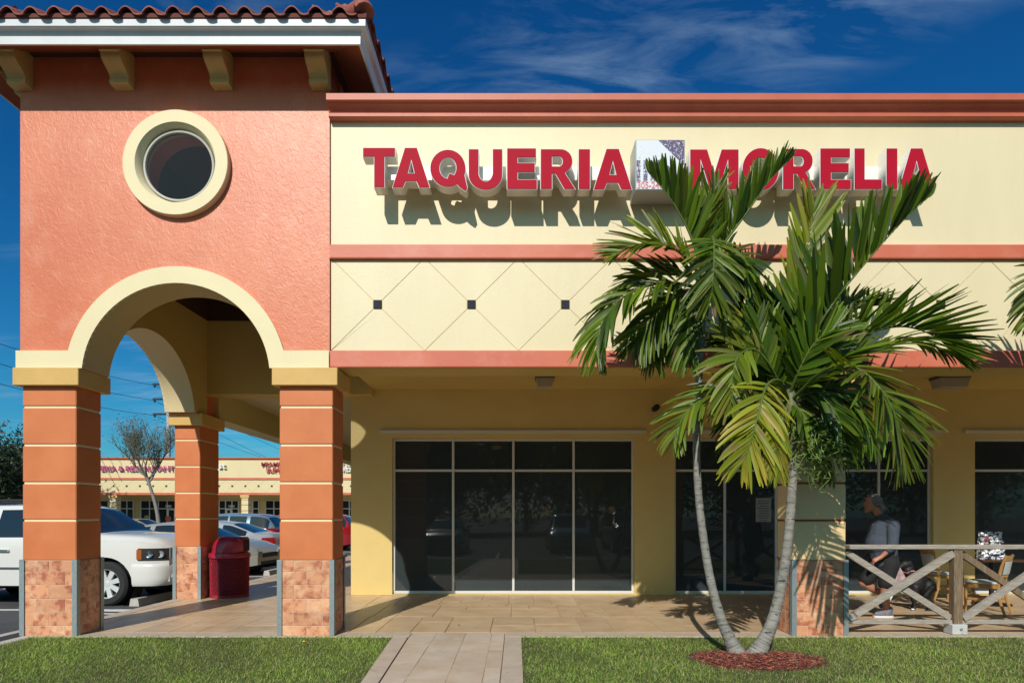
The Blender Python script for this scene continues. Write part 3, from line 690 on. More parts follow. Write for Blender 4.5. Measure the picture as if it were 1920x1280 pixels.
# lamps glowing inside
M_GLOW = mat('lamp_glow', (1, .38, .08), .5, emit=1.3)
for (px, py, Y, r_, lb) in ((1022, 957, 7.0, .07, 'small orange table lamp glowing behind the third window pane'), (1148, 955, 7.0, .08, 'small orange table lamp glowing behind the fourth window pane'),
                       (931, 836, 6.5, .10, 'round ceiling downlight glowing behind the second upper pane'), (1370, 838, 6.5, .08, 'ceiling downlight glowing behind the window by the left palm trunk'),
                       (1100, 948, 9.5, .26, 'dim orange globe lamp deep in the dining room')):
    p = at(px, py, Y); it = thing('interior_lamp', lb, 'lamp', (p.x, Y, p.z if p.z > 2.6 else p.z - .3), group='lamps in the dining room')
    if p.z > 2.6: obj('shade', MB().lathe([(r_ * 1.2, .0), (r_, -.06), (r_ * .9, -.06)], 16, (p.x, Y, p.z)), M_GLOW, it); obj('stem', MB().lathe([(.02, .0), (.02, 3.4 - p.z)], 8, (p.x, Y, p.z)), M_ROOM, it)
    else:
        obj('shade', MB().lathe([(r_, -.09), (r_ * .7, .09)], 16, (p.x, Y, p.z)), M_GLOW if r_ < .2 else mat('lamp_glow_dim', (.6, .16, .04), .5, emit=.05), it)
        obj('stem', MB().lathe([(.015, -p.z + .75 if r_ < .2 else -.3), (.015, -.09)], 8, (p.x, Y, p.z)), M_ROOM, it)

# ================================================================== SIGNS
def scaled(pts, x0, x1, z0, z1): return [(x0 + (x1 - x0) * p[0], z0 + (z1 - z0) * p[1]) for p in pts]
def ell(cx, cz, rx, rz, a0, a1, n=20): return [(cx + rx * math.cos(R(a0 + (a1 - a0) * i / n)), cz + rz * math.sin(R(a0 + (a1 - a0) * i / n))) for i in range(n + 1)]
GL = {
 'T': [[(0, 1), (1, 1), (1, .76), (.68, .76), (.68, 0), (.34, 0), (.34, .76), (0, .76)]],
 'A': [[(0, 0), (.33, 1), (.66, 1), (1, 0), (.70, 0), (.63, .155), (.36, .155), (.29, 0)], [(.425, .37), (.575, .37), (.50, .66)]],
 'U': [[(0, 1), (.31, 1), (.31, .40)] + ell(.505, .42, .195, .21, 190, 350, 12) + [(.70, .42), (.70, 1), (1, 1), (1, .36)] + ell(.5, .36, .5, .37, 0, -180, 20)[1:]],
 'E': [[(0, 0), (0, 1), (.97, 1), (.97, .765), (.37, .765), (.37, .645), (.93, .645), (.93, .405), (.37, .405), (.37, .245), (1, .245), (1, 0)]],
 'R': [[(0, 0), (0, 1), (.55, 1)] + ell(.57, .70, .34, .30, 88, -60, 14) + [(.70, .41), (1, 0), (.67, 0), (.42, .375), (.34, .375), (.34, 0)], [(.34, .80), (.34, .575), (.52, .575)] + ell(.53, .6875, .085, .1125, -85, 85, 10) + [(.50, .80)]],
 'I': [[(0, 0), (0, 1), (1, 1), (1, 0)]],
 'L': [[(0, 0), (0, 1), (.39, 1), (.39, .25), (1, .25), (1, 0)]],
 'M': [[(0, 0), (0, 1), (.36, 1), (.50, .44), (.64, 1), (1, 1), (1, 0), (.77, 0), (.77, .68), (.60, 0), (.40, 0), (.23, .68), (.23, 0)]],
 'O': [ell(.5, .5, .5, .52, 90, 450, 40)[:-1], ell(.5, .5, .235, .27, 90, 450, 28)[:-1]],
 'Q': [ell(.47, .52, .47, .48, 300, -20, 36) + [(.99, .03), (.93, -.07), (.78, .03)][:3], [(.63, .36)] + ell(.47, .53, .21, .255, -30, 250, 24) + [(.45, .27), (.48, .36), (.52, .40)]],
}
LY = -.30; LYB = -.15
def letter(parent, ch, px0, px1, py0, py1):
    f = (CAM_D + LY) / FPX; x0, x1 = (px0 - 968) * f, (px1 - 968) * f; z0, z1 = CAM_H + (966 - py1) * f, CAM_H + (966 - py0) * f
    sp = [scaled(p, x0, x1, z0, z1) for p in GL[ch]]
    can = obj('letter', plate_xz(sp, LY, LYB), M_SIGNSIDE, parent)
    can.data.materials.append(M_SIGNW)
    for p in can.data.polygons:
        if p.normal.y < -.9: p.material_index = 1
    face = plate_xz(sp, LY - .006, LY - .001, offset=-.0065)
    obj('face', face, M_RED, can)
    for q in (.28, .72):
        pass
    return can
def rail(parent, pxa, pxb):
    f = (CAM_D - .1) / FPX
    obj('raceway', MB().bbox((pxa - 968) * f, (pxb - 968) * f, -.153, FY - .002, wz(341, -.12), wz(315, -.12), .004), M_SIGNSIDE, parent)
s1 = thing('channel_letter_sign', 'red channel letters of the first word, left of the picture box', 'sign', (wx(930), 0, wz(330)), group='red letter signs')
for ch, a, b, c, d in (('T', 680, 741.5, 277, 352), ('A', 735, 807, 277, 352.5), ('Q', 806, 878, 280.5, 354.5), ('U', 878, 942.5, 279.5, 356), ('E', 950, 1007.5, 278, 355.5), ('R', 1013, 1080, 279.5, 355.5), ('I', 1084, 1107, 279.5, 355.5), ('A', 1112, 1186, 279, 356)):
    letter(s1, ch, a, b, c, d)
rail(s1, 722, 1178)
s2 = thing('channel_letter_sign', 'red channel letters of the second word, partly behind palm fronds', 'sign', (wx(1520), 0, wz(330)), group='red letter signs')
for ch, a, b, c, d in (('M', 1293, 1385.5, 280, 355.5), ('O', 1391, 1461, 279, 356.5), ('R', 1467, 1530, 279, 355.5), ('E', 1537, 1596, 278, 355.5), ('L', 1601, 1654, 278, 355.5), ('I', 1661, 1683, 278, 355.5), ('A', 1684, 1753, 278, 355.5)):
    letter(s2, ch, a, b, c, d)
rail(s2, 1290, 1735)
# picture box between the words
YB = -.30; bx0, bx1, bz0, bz1 = wx(1191.5, YB), wx(1284.5, YB), wz(357, YB), wz(261.5, YB)
sb = thing('sign_box', 'square picture light box with a phone number between the two red words', 'sign', ((bx0 + bx1) / 2, 0, bz0))
obj('cabinet', MB().bbox(bx0, bx1, YB, FY - .002, bz0, bz1, .008), mat('cabinet_grey', (.42, .44, .44), .45), sb)
mp_ = bpy.data.materials.new('picture_print'); mp_.use_nodes = True; t = mp_.node_tree; P = t.nodes['Principled BSDF']; P.inputs['Roughness'].default_value = .3
tcn = t.nodes.new('ShaderNodeTexCoord'); sepn = t.nodes.new('ShaderNodeSeparateXYZ'); t.links.new(tcn.outputs['Generated'], sepn.inputs[0])
def mth(op, a, b=None, c=None):
    n = t.nodes.new('ShaderNodeMath'); n.operation = op; n.use_clamp = op in ('SUBTRACT_',)
    for i, v in enumerate((a, b, c)):
        if v is None: continue
        if isinstance(v, (int, float)): n.inputs[i].default_value = v
        else: t.links.new(v, n.inputs[i])
    return n.outputs[0]
gx, gz = sepn.outputs[0], sepn.outputs[2]
nz = t.nodes.new('ShaderNodeTexNoise'); nz.inputs['Scale'].default_value = 22; nz.inputs['Detail'].default_value = 8; nz.inputs['Roughness'].default_value = .8
t.links.new(tcn.outputs['Generated'], nz.inputs['Vector'])
line = mth('SUBTRACT', mth('SUBTRACT', .95, mth('MULTIPLY', gx, .85)), gz)          # colonnade below a falling roof line
m1_ = mth('GREATER_THAN', line, 0); m2_ = mth('GREATER_THAN', nz.outputs[0], mth('ADD', .62, mth('MULTIPLY', gz, -.02)))
foot = mth('LESS_THAN', gz, .52); m2b = mth('GREATER_THAN', nz.outputs[0], .47)
a1_ = mth('MULTIPLY', m1_, m2_); a2_ = mth('MULTIPLY', mth('MULTIPLY', m1_, foot), mth('MULTIPLY', m2b, mth('GREATER_THAN', mth('SINE', mth('MULTIPLY', gx, 42)), -.3)))
tr_ = mth('MULTIPLY', mth('GREATER_THAN', mth('ADD', gx, mth('MULTIPLY', gz, .9)), 1.35), mth('GREATER_THAN', nz.outputs[0], .45))
alltone = mth('MAXIMUM', mth('MAXIMUM', a1_, a2_), tr_)
mxn = t.nodes.new('ShaderNodeMix'); mxn.data_type = 'RGBA'; t.links.new(alltone, mxn.inputs[0]); mxn.inputs[6].default_value = (.74, .76, .80, 1); mxn.inputs[7].default_value = (.12, .08, .16, 1)
t.links.new(mxn.outputs[2], P.inputs['Base Color'])
pf = MB(); pf.box(bx0 + .012, bx1 - .012, YB - .004, YB - .001, bz0 + .012 + .085, bz1 - .012); obj('picture', pf, mp_, sb)
obj('lower_strip', MB().box(bx0 + .012, bx1 - .012, YB - .004, YB - .001, bz0 + .012, bz0 + .012 + .083), mat('strip_white', (.74, .74, .76), .4), sb)
tm = text_mesh('305-247·0', .104, .002, .0018, sx=.88); tm.transform(Matrix.Translation((bx0 + .016, YB - .007, bz0 + .022)))
obj('phone_number', tm, mat('number_pink', (.70, .22, .24), .5), sb)
# ================================================================== FAR SHOPPING STRIP
FR = 7.15; FYY = FR * CAM_D - CAM_D
def fx(px, dy=0): return (px - 968) * FR / PXM
far = thing('strip_mall', 'long cream shopping strip with coral bands across the car park', 'building', (-30, FYY, 0))
fa, fb = fx(-150), fx(760)
M_FCR = mat('far_cream', (.74, .61, .35), .7, col2=(.70, .57, .32), nscale=.6)
M_FYE = mat('far_yellow', (.62, .47, .19), .7)
M_FGL = mat('far_glass', (.012, .014, .016), .35, spec=.15)
obj('upper_wall', MB().box(fa, fb, FYY, FYY + .4, 3.25, 6.36), M_FCR, far)
obj('cornice', MB().prism([(FYY - .16, 6.48), (FYY - .16, 6.38), (FYY - .06, 6.28), (FYY - .001, 6.24), (FYY + .4, 6.362), (FYY + .4, 6.48)], fa, fb, 'x'), M_CORN, far)
obj('middle_band', MB().box(fa, fb, FYY - .06, FYY - .001, 4.54, 4.72), M_BAND, far)
obj('lower_band', MB().box(fa, fb, FYY - .05, FYY - .001, 3.24, 3.44), M_BAND, far)
x = fx(213) - 8 * pitch
sqm = shared(MB().box(-.075, .075, -.02, 0, -.075, .075), M_SQ, 'inlay_square')
gl = MB(); i = 0
x = fx(213) - 14 * pitch
while x < fb - 1:
    piece('inlay_square', sqm, far, (x, FYY - .002, 4.0))
    for sx in (-1, 1):
        for sz in (-1, 1):
            a = (x + sx * .06, 4.0 + sz * .06); b = (x + sx * pitch / 2, 4.0 + sz * .54)
            gl.prism([(a[0], a[1] - .012), (b[0], b[1] - .012), (b[0], b[1] + .012), (a[0], a[1] + .012)], FYY - .006, FYY - .001, 'y')
    x += pitch
obj('score_lines', gl, mat('score_pale', (.60, .49, .27), .8), far, kind='stuff')
obj('rear_wall', MB().box(fa, fb, FYY + 3.6, FYY + 3.8, 0, 6.2), M_FYE, far)
obj('ceiling', MB().box(fa, fb, FYY + .402, FYY + 3.598, 3.5, 3.6), M_FYE, far)
obj('walk', MB().box(fa, fb, FYY - 1.2, FYY + 3.6, GZ + .005, 0), M_CONC, far)
for pxc in (-60, 212, 459, 706):
    X = fx(pxc); c = obj('column', MB().box(X - .29, X + .29, FYY + .0, FYY + .55, 0, 3.0), M_FCR, far)
    for z_ in (1.35, 1.85, 2.35, 2.8): obj('joint', MB().box(X - .295, X + .295, FYY - .008, FYY + .56, z_, z_ + .045), M_RJ, c)
    obj('cap', MB().box(X - .38, X + .38, FYY - .06, FYY + .6, 3.0, 3.238), M_CAP, c)
# shopfronts (px ranges in the photograph of each glazed bay)
rw = 1.0 + (FYY + 3.55) / CAM_D
def rx(px): return (px - 968) * rw / PXM
WY = FYY + 3.56
for (a, b, divs, door) in ((120, 203, 4, 3), (226, 250, 2, None), (264, 330, 4, 3), (335, 395, 3, None), (411, 447, 3, 1), (474, 485, 1, None), (498, 560, 4, 2), (640, 700, 4, 2)):
    X0, X1 = rx(a), rx(b); f = MB(); n = divs; pw = (X1 - X0) / n; t = .045
    for i in range(n + 1): f.box(X0 + i * pw - t, X0 + i * pw + t, WY - .03, WY + .01, .1, 2.85)
    for i in range(n):
        for z_ in (.1, 2.05, 2.8): f.box(X0 + i * pw + t, X0 + (i + 1) * pw - t, WY - .028, WY + .008, z_, z_ + .08)
    wo = obj('shop_window', f, M_ALU, far)
    for i in range(n): obj('pane', MB().box(X0 + i * pw + t - .01, X0 + (i + 1) * pw - t + .01, WY - .01, WY + .0, .15, 2.82), M_FGL, wo)
    if door is not None:
        d0 = X0 + door * pw; d1 = d0 + pw
        obj('door', MB().box(d0 + .05, d0 + .16, WY - .05, WY - .031, .08, 2.1).box(d1 - .16, d1 - .05, WY - .05, WY - .031, .08, 2.1).box(d0 + .16, d1 - .16, WY - .05, WY - .031, 1.96, 2.1).box(d0 + .16, d1 - .16, WY - .05, WY - .031, .08, .3), M_ALU, far)
sn = thing('shop_window_sticker', 'round reddish sticker on the far shop door right of the bare tree', 'sticker', (rx(316), WY, 1.5))
obj('disc', MB().lathe([(.28, -.02), (.28, -.03)], 20, (rx(316), WY - .03, 1.15), 'y'), mat('sticker_red', (.45, .10, .07), .5), sn)
sn = thing('shop_window_sticker', 'round yellowish sticker on the far shop window behind the bare tree', 'sticker', (rx(275.5), WY, 1.5))
obj('disc', MB().lathe([(.24, -.02), (.24, -.03)], 20, (rx(275.5), WY - .03, 1.25), 'y'), mat('sticker_tan', (.38, .30, .12), .5), sn)
for (pxx, tx, lb) in ((316, '1882', 'small white street number over the far shop door beside the tree'), (434, '1884', 'small white street number over the far shop door right of the rear column')):
    tt = text_mesh(tx, .30, .004, .008, 'CENTER'); tt.transform(Matrix.Translation((rx(pxx), WY - .05, 2.22)))
    tag(obj('street_number', tt, M_SIGNW, None), lb, 'number')
def farsign(lines, m, label, grp='shop signs on the far strip'):
    first = lines[0]; t0 = thing('shop_sign', label, 'sign', (fx(first[1]), FYY, 5.3), group=grp)
    for (tx, px, py, hpx, al, sx) in lines:
        for al_i, chunk in enumerate([tx]):
            s_ = hpx * FR / PXM / .72; tt = text_mesh(chunk, s_, .05, s_ * .018, al, sx)
            tt.transform(Matrix.Translation((fx(px), FYY - .16, CAM_H + (966 - py) * FR / PXM))); obj('lettering', tt, m, t0)
    return t0
M_PINK = mat('far_sign_pink', (.50, .10, .22), .5); M_FRED = mat('far_sign_red', (.48, .03, .05), .5)
farsign([('ERIA & RESTAURANT', 190, 882.5, 9.5, 'LEFT', 1.12)], M_PINK, 'magenta sign of a restaurant on the far strip behind the bare tree')
farsign([('st', 411, 878, 11, 'LEFT', 1.25)], M_SIGNW, 'white tail end of a shop sign just right of the rear column')
farsign([('MIAMI', 491, 873.5, 7.5, 'LEFT', 1.25), ('SUPE', 500, 885, 7.5, 'LEFT', 1.25)], M_FRED, 'dark red two-line sign cut off by the right orange column')
farsign([('TVA', 641, 874, 6.5, 'LEFT', 1.2), ('ORDER', 634, 884, 7.5, 'LEFT', 1.1)], M_SIGNW, 'white two-line sign in the gap beside the yellow wall')
# orange tower of the strip at the far left
ot = thing('orange_building', 'orange building glimpsed behind the dark trees at the left edge', 'building', (-47, 52, 0))
obj('wall', MB().box(-54, -44.6, 52, 58, GZ, 6.0), mat('far_orange', (.62, .20, .09), .7, col2=(.5, .15, .06), nscale=1), ot)
obj('window', MB().box(-50, -48, 51.95, 51.99, 1, 3), M_FGL, ot)
obj('roof', MB().prism([(51.6, 6.0), (58.4, 6.0), (55, 7.6)], -54.4, -44.2, 'x'), M_CLAY, ot)

# ================================================================== CARS
def interp(pts, x):
    xs = [p[0] for p in pts]; ys = [p[1] for p in pts]; return float(np.interp(x, xs, ys))
def sm_interp(pts, x, k=.06): return sum(interp(pts, x + d * k) for d in (-1.5, -1, -.5, 0, .5, 1, 1.5)) / 7
M_TYRE = mat('tyre_rubber', (.018, .018, .019), .85, bump=.3, bscale=80)
M_RIM = mat('alloy', (.72, .73, .74), .3, metal=.35)
M_WELL = mat('wheel_well', (.008, .008, .008), .95)
M_CGL = mat('car_glass', (.012, .017, .02), .04, spec=.9)
M_CHR = mat('chrome', (.62, .63, .64), .15, metal=1)
M_BLK = mat('black_trim', (.012, .012, .013), .5)
M_TAIL = mat('tail_light', (.30, .008, .015), .15, coat=.5)
M_HEAD = mat('head_light', (.55, .56, .58), .12, metal=.6, coat=.6)
M_AMB = mat('amber_lens', (.36, .085, .012), .2, coat=.5)
def wheel(parent, x, y, r, side, spokes=7):
    s = side; c = (x, y, r)
    w_ = .12
    ty = MB().lathe([(r * .66, -w_), (r * .9, -w_ * 1.02), (r, -w_ * .72), (r, w_ * .72), (r * .9, w_ * 1.02), (r * .66, w_)], 36, c, 'y', cap=False)
    wo = obj('wheel', ty, M_TYRE, parent, sm=40, local=True)
    rm_ = MB(); R1 = r * .69
    rm_.lathe([(R1, w_ * .95 * s), (R1 * .94, w_ * .98 * s), (R1 * .9, w_ * .7 * s), (R1 * .9, -.05)], 36, c, 'y', cap=False)
    rm_.lathe([(.001, w_ * .78 * s), (R1 * .2, w_ * .76 * s), (R1 * .22, w_ * .4 * s)], 18, c, 'y', cap=False)
    for k in range(spokes):
        a = 2 * math.pi * k / spokes + .3; ca, sa_ = math.cos(a), math.sin(a); ta, tb = .13 * R1, .17 * R1
        def q(rr, tt, yy): return (x + ca * rr - sa_ * tt, y + yy * s, r + sa_ * rr + ca * tt)
        rm_.add([q(R1 * .15, -ta, w_ * .72), q(R1 * .15, ta, w_ * .72), q(R1 * .93, tb, w_ * .8), q(R1 * .93, -tb, w_ * .8),
                 q(R1 * .15, -ta, w_ * .45), q(R1 * .15, ta, w_ * .45), q(R1 * .93, tb, w_ * .5), q(R1 * .93, -tb, w_ * .5)],
                [(0, 1, 2, 3), (0, 3, 7, 4), (1, 5, 6, 2), (3, 2, 6, 7)])
    obj('rim', rm_, M_RIM, wo, sm=30, local=True)
    obj('brake_disc', MB().lathe([(.0, .0), (R1 * .86, .0), (R1 * .86, -.02)], 24, (x, y + .01 * s, r), 'y'), M_WELL, wo, local=True)
def make_car(name, label, cat, paint, kind, loc, rz, group=None, simple=False):
    t = thing(name, label, cat, loc, rz, group)
    if kind == 'suv':
        L, W = 5.1, 2.0; zt = [(-2.55, .85), (-2.5, 1.25), (-2.32, 1.74), (-2.0, 1.81), (0, 1.84), (.35, 1.81), (.55, 1.75), (1.18, 1.30), (1.5, 1.29), (2.1, 1.26), (2.42, 1.19), (2.52, 1.10), (2.55, 1.0)]
        zb = [(-2.55, .84), (-2.45, 1.16), (0, 1.17), (1.2, 1.18), (2.1, 1.16), (2.42, 1.11), (2.52, 1.05), (2.55, .97)]
        low = .36; ax = (-1.5, 1.5); wr = .40; ar = .48; wroof = .78; glassr = (-2.36, 1.2); pil = (-1.62, -.62, .42); wsh = (.50, 1.22); rsh = (-2.5, -2.28)
    elif kind == 'sedan':
        L, W = 4.75, 1.8; zt = [(-2.375, .72), (-2.33, 1.0), (-2.2, 1.04), (-1.75, 1.06), (-.95, 1.38), (-.3, 1.45), (.2, 1.44), (1.15, 1.0), (1.9, .88), (2.25, .74), (2.375, .55)]
        zb = [(-2.375, .70), (-2.3, .96), (-1.8, .99), (-1, .94), (1.1, .92), (1.9, .83), (2.25, .70), (2.375, .53)]
        low = .22; ax = (-1.38, 1.42); wr = .32; ar = .37; wroof = .70; glassr = (-1.5, 1.05); pil = (-.62, .35); wsh = (.25, 1.12); rsh = (-1.7, -.98)
    else:                                                        # wagon / small van
        L, W = 4.7, 1.84; zt = [(-2.35, .85), (-2.3, 1.15), (-1.95, 1.60), (-1.6, 1.68), (-.2, 1.72), (.3, 1.68), (1.3, 1.08), (1.9, .96), (2.2, .84), (2.35, .62)]
        zb = [(-2.35, .84), (-2.25, 1.05), (0, 1.0), (1.25, .98), (1.9, .90), (2.2, .78), (2.35, .60)]
        low = .25; ax = (-1.38, 1.42); wr = .34; ar = .39; wroof = .74; glassr = (-2.05, 1.15); pil = (-1.2, -.35, .55); wsh = (.42, 1.25); rsh = (-2.3, -1.98)
    hl = L / 2
    xs = sorted(set([round(v, 3) for v in np.linspace(-hl, hl, 66)] + [round(a + ar * math.cos(R(d)), 3) for a in ax for d in range(0, 181, 15)]))
    def half(x):
        d = max(0, abs(x) - (hl - .62)) / .62; return W / 2 * (1 - .20 * d ** 2.6)
    def zlow(x):
        z = low + .07 * max(0, (abs(x) - hl + .4) / .4)
        for a in ax:
            if abs(x - a) < ar: z = max(z, wr + math.sqrt(ar * ar - (x - a) ** 2))
        return z
    def yside(x, z):
        zz = (z - low) / (interp(zb, x) - low + 1e-6); return half(x) * (1 - .035 * (1 - zz) ** 2 - .05 * max(0, zz - .62) ** 1.6)
    rows = []
    for x in xs:
        zl = zlow(x); zB = sm_interp(zb, x); zT = max(sm_interp(zt, x), zB + .012); sec = []
        for u in (0, .14, .3, .46, .62, .76, .88, 1): z = zl + (zB - zl) * u; sec.append((x, yside(x, z), z))
        yb = sec[-1][1]; hgt = zT - zB; f = min(1, hgt / .45); yr = yb * (.93 - (.93 - wroof) * f) if hgt > .02 else yb * .93
        for u in (.10, .5, .88): sec.append((x, yb + (yr - yb) * (u ** 1.15) - .012, zB + (hgt - .02) * u))
        sec.append((x, yr * .94, zT - .022 * f)); sec.append((x, yr * .72, zT + .006)); sec.append((x, yr * .4, zT + .018)); sec.append((x, 0, zT + .022)); rows.append(sec)
    nb = len(rows[0]); body = MB(); gls = {}
    def face(i, j, sgn):
        return [(p[0], p[1] * sgn, p[2]) for p in (rows[i][j], rows[i + 1][j], rows[i + 1][j + 1], rows[i][j + 1])]
    for i in range(len(xs) - 1):
        xm = (xs[i] + xs[i + 1]) / 2; hgt = sm_interp(zt, xm) - sm_interp(zb, xm)
        for j in range(nb - 1):
            for sgn in (1, -1):
                key = None
                if j in (8, 9) and glassr[0] < xm < glassr[1] and hgt > .16 and all(abs(xm - p_) > .055 for p_ in pil) and not (wsh[0] - .02 < xm and hgt < .2): key = ('side', sgn, sum(xm > p_ for p_ in pil))
                if j >= 11 and wsh[0] < xm < wsh[1]: key = ('front',)
                if j >= 11 and rsh[0] < xm < rsh[1]: key = ('back',)
                q = face(i, j, sgn)
                if key: gls.setdefault(key, MB()).add(q, [(0, 1, 2, 3)])
                else: body.add(q, [(0, 1, 2, 3)])
    for sec, in ((rows[0],), (rows[-1],)):
        ring = [p for p in sec] + [(p[0], -p[1], p[2]) for p in sec[::-1][1:]]; body.add(ring, [tuple(range(len(ring)))])
    def weld(mb):
        me = mb.mesh('car_part', fix=False); bm = bmesh.new(); bm.from_mesh(me); bmesh.ops.remove_doubles(bm, verts=bm.verts[:], dist=.0008); bmesh.ops.recalc_face_normals(bm, faces=bm.faces[:]); bm.to_mesh(me); bm.free(); return me
    bo = obj('body', weld(body), paint, t, sm=38, local=True)
    for key, mb in gls.items(): obj('windscreen' if key[0] == 'front' else ('rear_window' if key[0] == 'back' else 'side_window'), weld(mb), M_CGL, t, sm=40, local=True)
    obj('underbody', MB().box(-hl + .2, hl - .2, -W / 2 + .16, W / 2 - .16, low - .06, low + .5), M_WELL, t, local=True)
    for a in ax:
        for s_ in (1, -1):
            obj('wheel_arch', MB().lathe([(ar + .02, -.14), (ar + .02, .12), (.05, -.14)], 24, (a, s_ * (W / 2 - .2), wr), 'y', cap=False), M_WELL, t, local=True)
            wheel(t, a, s_ * (W / 2 - .125), wr, s_, 8 if kind == 'suv' else 6)
    # lights, grille, bumper lines, mirrors, handles
    def side_patch(name, x0, x1, z0, z1, m, out=.012, sgns=(1, -1), par=t, skew=0):
        for s_ in sgns:
            P = []
            for i in range(7):
                x_ = x0 + (x1 - x0) * i / 6
                P.append([(x_, s_ * (yside(x_, z0 + (z1 - z0) * k_ / 3 + skew * i / 6) + out), z0 + (z1 - z0) * k_ / 3 + skew * i / 6) for k_ in range(4)])
            g_ = MB().grid(P)
            # close towards the inside so that it has a thickness
            g2 = [[(p[0], p[1] - s_ * .05, p[2]) for p in row] for row in P]; n_ = len(g_.v); b2 = MB().grid(g2); g_.add(b2.v, b2.f)
            rim_ = [P[0][k_] for k_ in range(4)] + [P[i][3] for i in range(1, 7)] + [P[6][k_] for k_ in (2, 1, 0)] + [P[i][0] for i in range(5, 0, -1)]
            rin = [(p[0], p[1] - s_ * .05, p[2]) for p in rim_]; m_ = len(rim_); g_.add(rim_ + rin, [(k_, (k_ + 1) % m_, (k_ + 1) % m_ + m_, k_ + m_) for k_ in range(m_)])
            obj(name, g_, m, par, sm=40, local=True)
    ye = half(hl)
    if kind == 'suv':
        side_patch('headlight', 2.10, 2.548, .82, 1.04, M_BLK, .010)
        side_patch('indicator', 2.08, 2.165, .84, 1.02, M_AMB, .014)
        [obj('headlight_lens', MB().lathe([(.0, .012), (.035, .012), (.058, .022), (.062, .0)], 16, (x_, s_ * (yside(x_, .93) + .004), .93), 'y') if s_ > 0 else MB().lathe([(.0, -.012), (.035, -.012), (.058, -.022), (.062, .0)], 16, (x_, s_ * (yside(x_, .93) + .004), .93), 'y'), m_, t, sm=40, local=True) for s_ in (1, -1) for x_, m_ in ((2.29, M_CHR), (2.45, M_HEAD))]
        for s_ in (1, -1): obj('headlight', MB().bbox(hl - .03, hl + .012, s_ * (ye - .01), s_ * (ye - .32), .86, 1.05), M_HEAD, t, local=True)
        obj('grille', MB().bbox(hl - .03, hl + .014, -ye + .33, ye - .33, .72, 1.04), M_BLK, t, local=True)
        obj('grille_bar', MB().bbox(hl + .0, hl + .03, -ye + .33, ye - .33, .88, .93), M_CHR, t, local=True)
        bump = MB()
        P = []
        for i in range(49):
            th = R(-90 + 180 * i / 48); y_ = math.copysign(abs(math.sin(th)) ** .42, math.sin(th)) * (W / 2 + .012); x_ = hl - .56 + .63 * abs(math.cos(th)) ** .62
            row = []
            for (z_, o_) in ((.36, -.07), (.40, -.03), (.50, -.01), (.62, .0), (.70, .0), (.745, -.012), (.765, -.05)):
                row.append((x_ + o_ * abs(math.cos(th)), y_ * (1 + o_ * .5), z_))
            P.append(row)
        bump.grid(P)
        obj('bumper', bump, paint, t, sm=50, local=True)
        side_patch('door_seam', -.66, -.652, .5, 1.15, M_BLK, .002); side_patch('door_seam', .40, .408, .5, 1.15, M_BLK, .002); side_patch('door_seam', -1.62, -1.612, .8, 1.15, M_BLK, .002)
        side_patch('body_moulding', -1.0, .98, .66, .70, M_CHR, .012)
        side_patch('door_handle', -.50, -.28, .985, 1.02, M_CHR, .045); side_patch('door_handle', -1.50, -1.28, .985, 1.02, M_CHR, .045)
        for s_ in (1, -1):
            obj('roof_rail', MB().tube([(-2.1, s_ * .70, 1.84), (-2.0, s_ * .70, 1.90), (.0, s_ * .70, 1.92), (.15, s_ * .70, 1.85)], .022, 8), M_BLK, t, sm=50, local=True)
            obj('mirror', MB().bbox(.78, .92, s_ * .99, s_ * 1.2, 1.16, 1.34, .03), paint, t, local=True)
            obj('fog_light', MB().lathe([(.05, .0), (.05, .03)], 12, (hl + .02, s_ * .72, .52), 'x'), M_HEAD, t, local=True)
        side_patch('tail_light', -2.54, -2.42, .95, 1.5, M_TAIL, .01)
    else:
        zh = (.60, .74) if kind == 'sedan' else (.66, .82)
        side_patch('headlight', hl - .42, hl - .005, zh[0], zh[1], M_HEAD, .01, skew=-.03)
        for s_ in (1, -1): obj('headlight', MB().bbox(hl - .03, hl + .008, s_ * (ye - .01), s_ * (ye - .26), zh[0] - .08, zh[1] - .08), M_HEAD, t, local=True)
        obj('grille', MB().bbox(hl - .03, hl + .012, -ye + .29, ye - .29, .48, .60), M_BLK, t, local=True)
        obj('lower_grille', MB().bbox(hl - .03, hl + .010, -ye + .18, ye - .18, .28, .38), M_BLK, t, local=True)
        tz = (.74, .93) if kind == 'sedan' else (.80, 1.10)
        side_patch('tail_light', -hl + .005, -hl + .36, tz[0], tz[1], M_TAIL, .01, skew=.0)
        for s_ in (1, -1): obj('tail_light', MB().bbox(-hl - .01, -hl + .03, s_ * (ye - .01), s_ * (ye - .33), tz[0] - .03, tz[1] - .07), M_TAIL, t, local=True)
        obj('number_plate', MB().box(-hl - .012, -hl - .002, -.26, .26, .60, .74), M_SIGNW, t, local=True)
        if not simple:
            side_patch('door_seam', .98, .986, .35, .9, M_BLK, .002); side_patch('door_seam', -.10, -.094, .3, .9, M_BLK, .002); side_patch('door_seam', -1.0, -.994, .5, .9, M_BLK, .002)
            side_patch('door_handle', .02, .18, .78, .81, M_CHR, .03); side_patch('door_handle', -.92, -.76, .80, .83, M_CHR, .03)
        for s_ in (1, -1): obj('mirror', MB().bbox(.72, .84, s_ * (W / 2 - .06), s_ * (W / 2 + .13), .92, 1.04, .03), paint, t, local=True)
    return t
def paint(n, c, metal=.0, r=.22): return mat(n, c, r, metal=metal, coat=.6, spec=.5)
P_WHITE = paint('paint_white', (.66, .655, .63)); P_SILV = paint('paint_silver', (.50, .52, .54), .35, .25); P_BLUE = paint('paint_blue_grey', (.20, .27, .36), .4, .25)
P_BEIGE = paint('paint_beige', (.42, .40, .34), .35, .28); P_RED = paint('paint_red', (.28, .015, .03)); P_DARK = paint('paint_dark', (.02, .024, .03)); P_TAN = paint('paint_tan', (.36, .29, .19), .3)
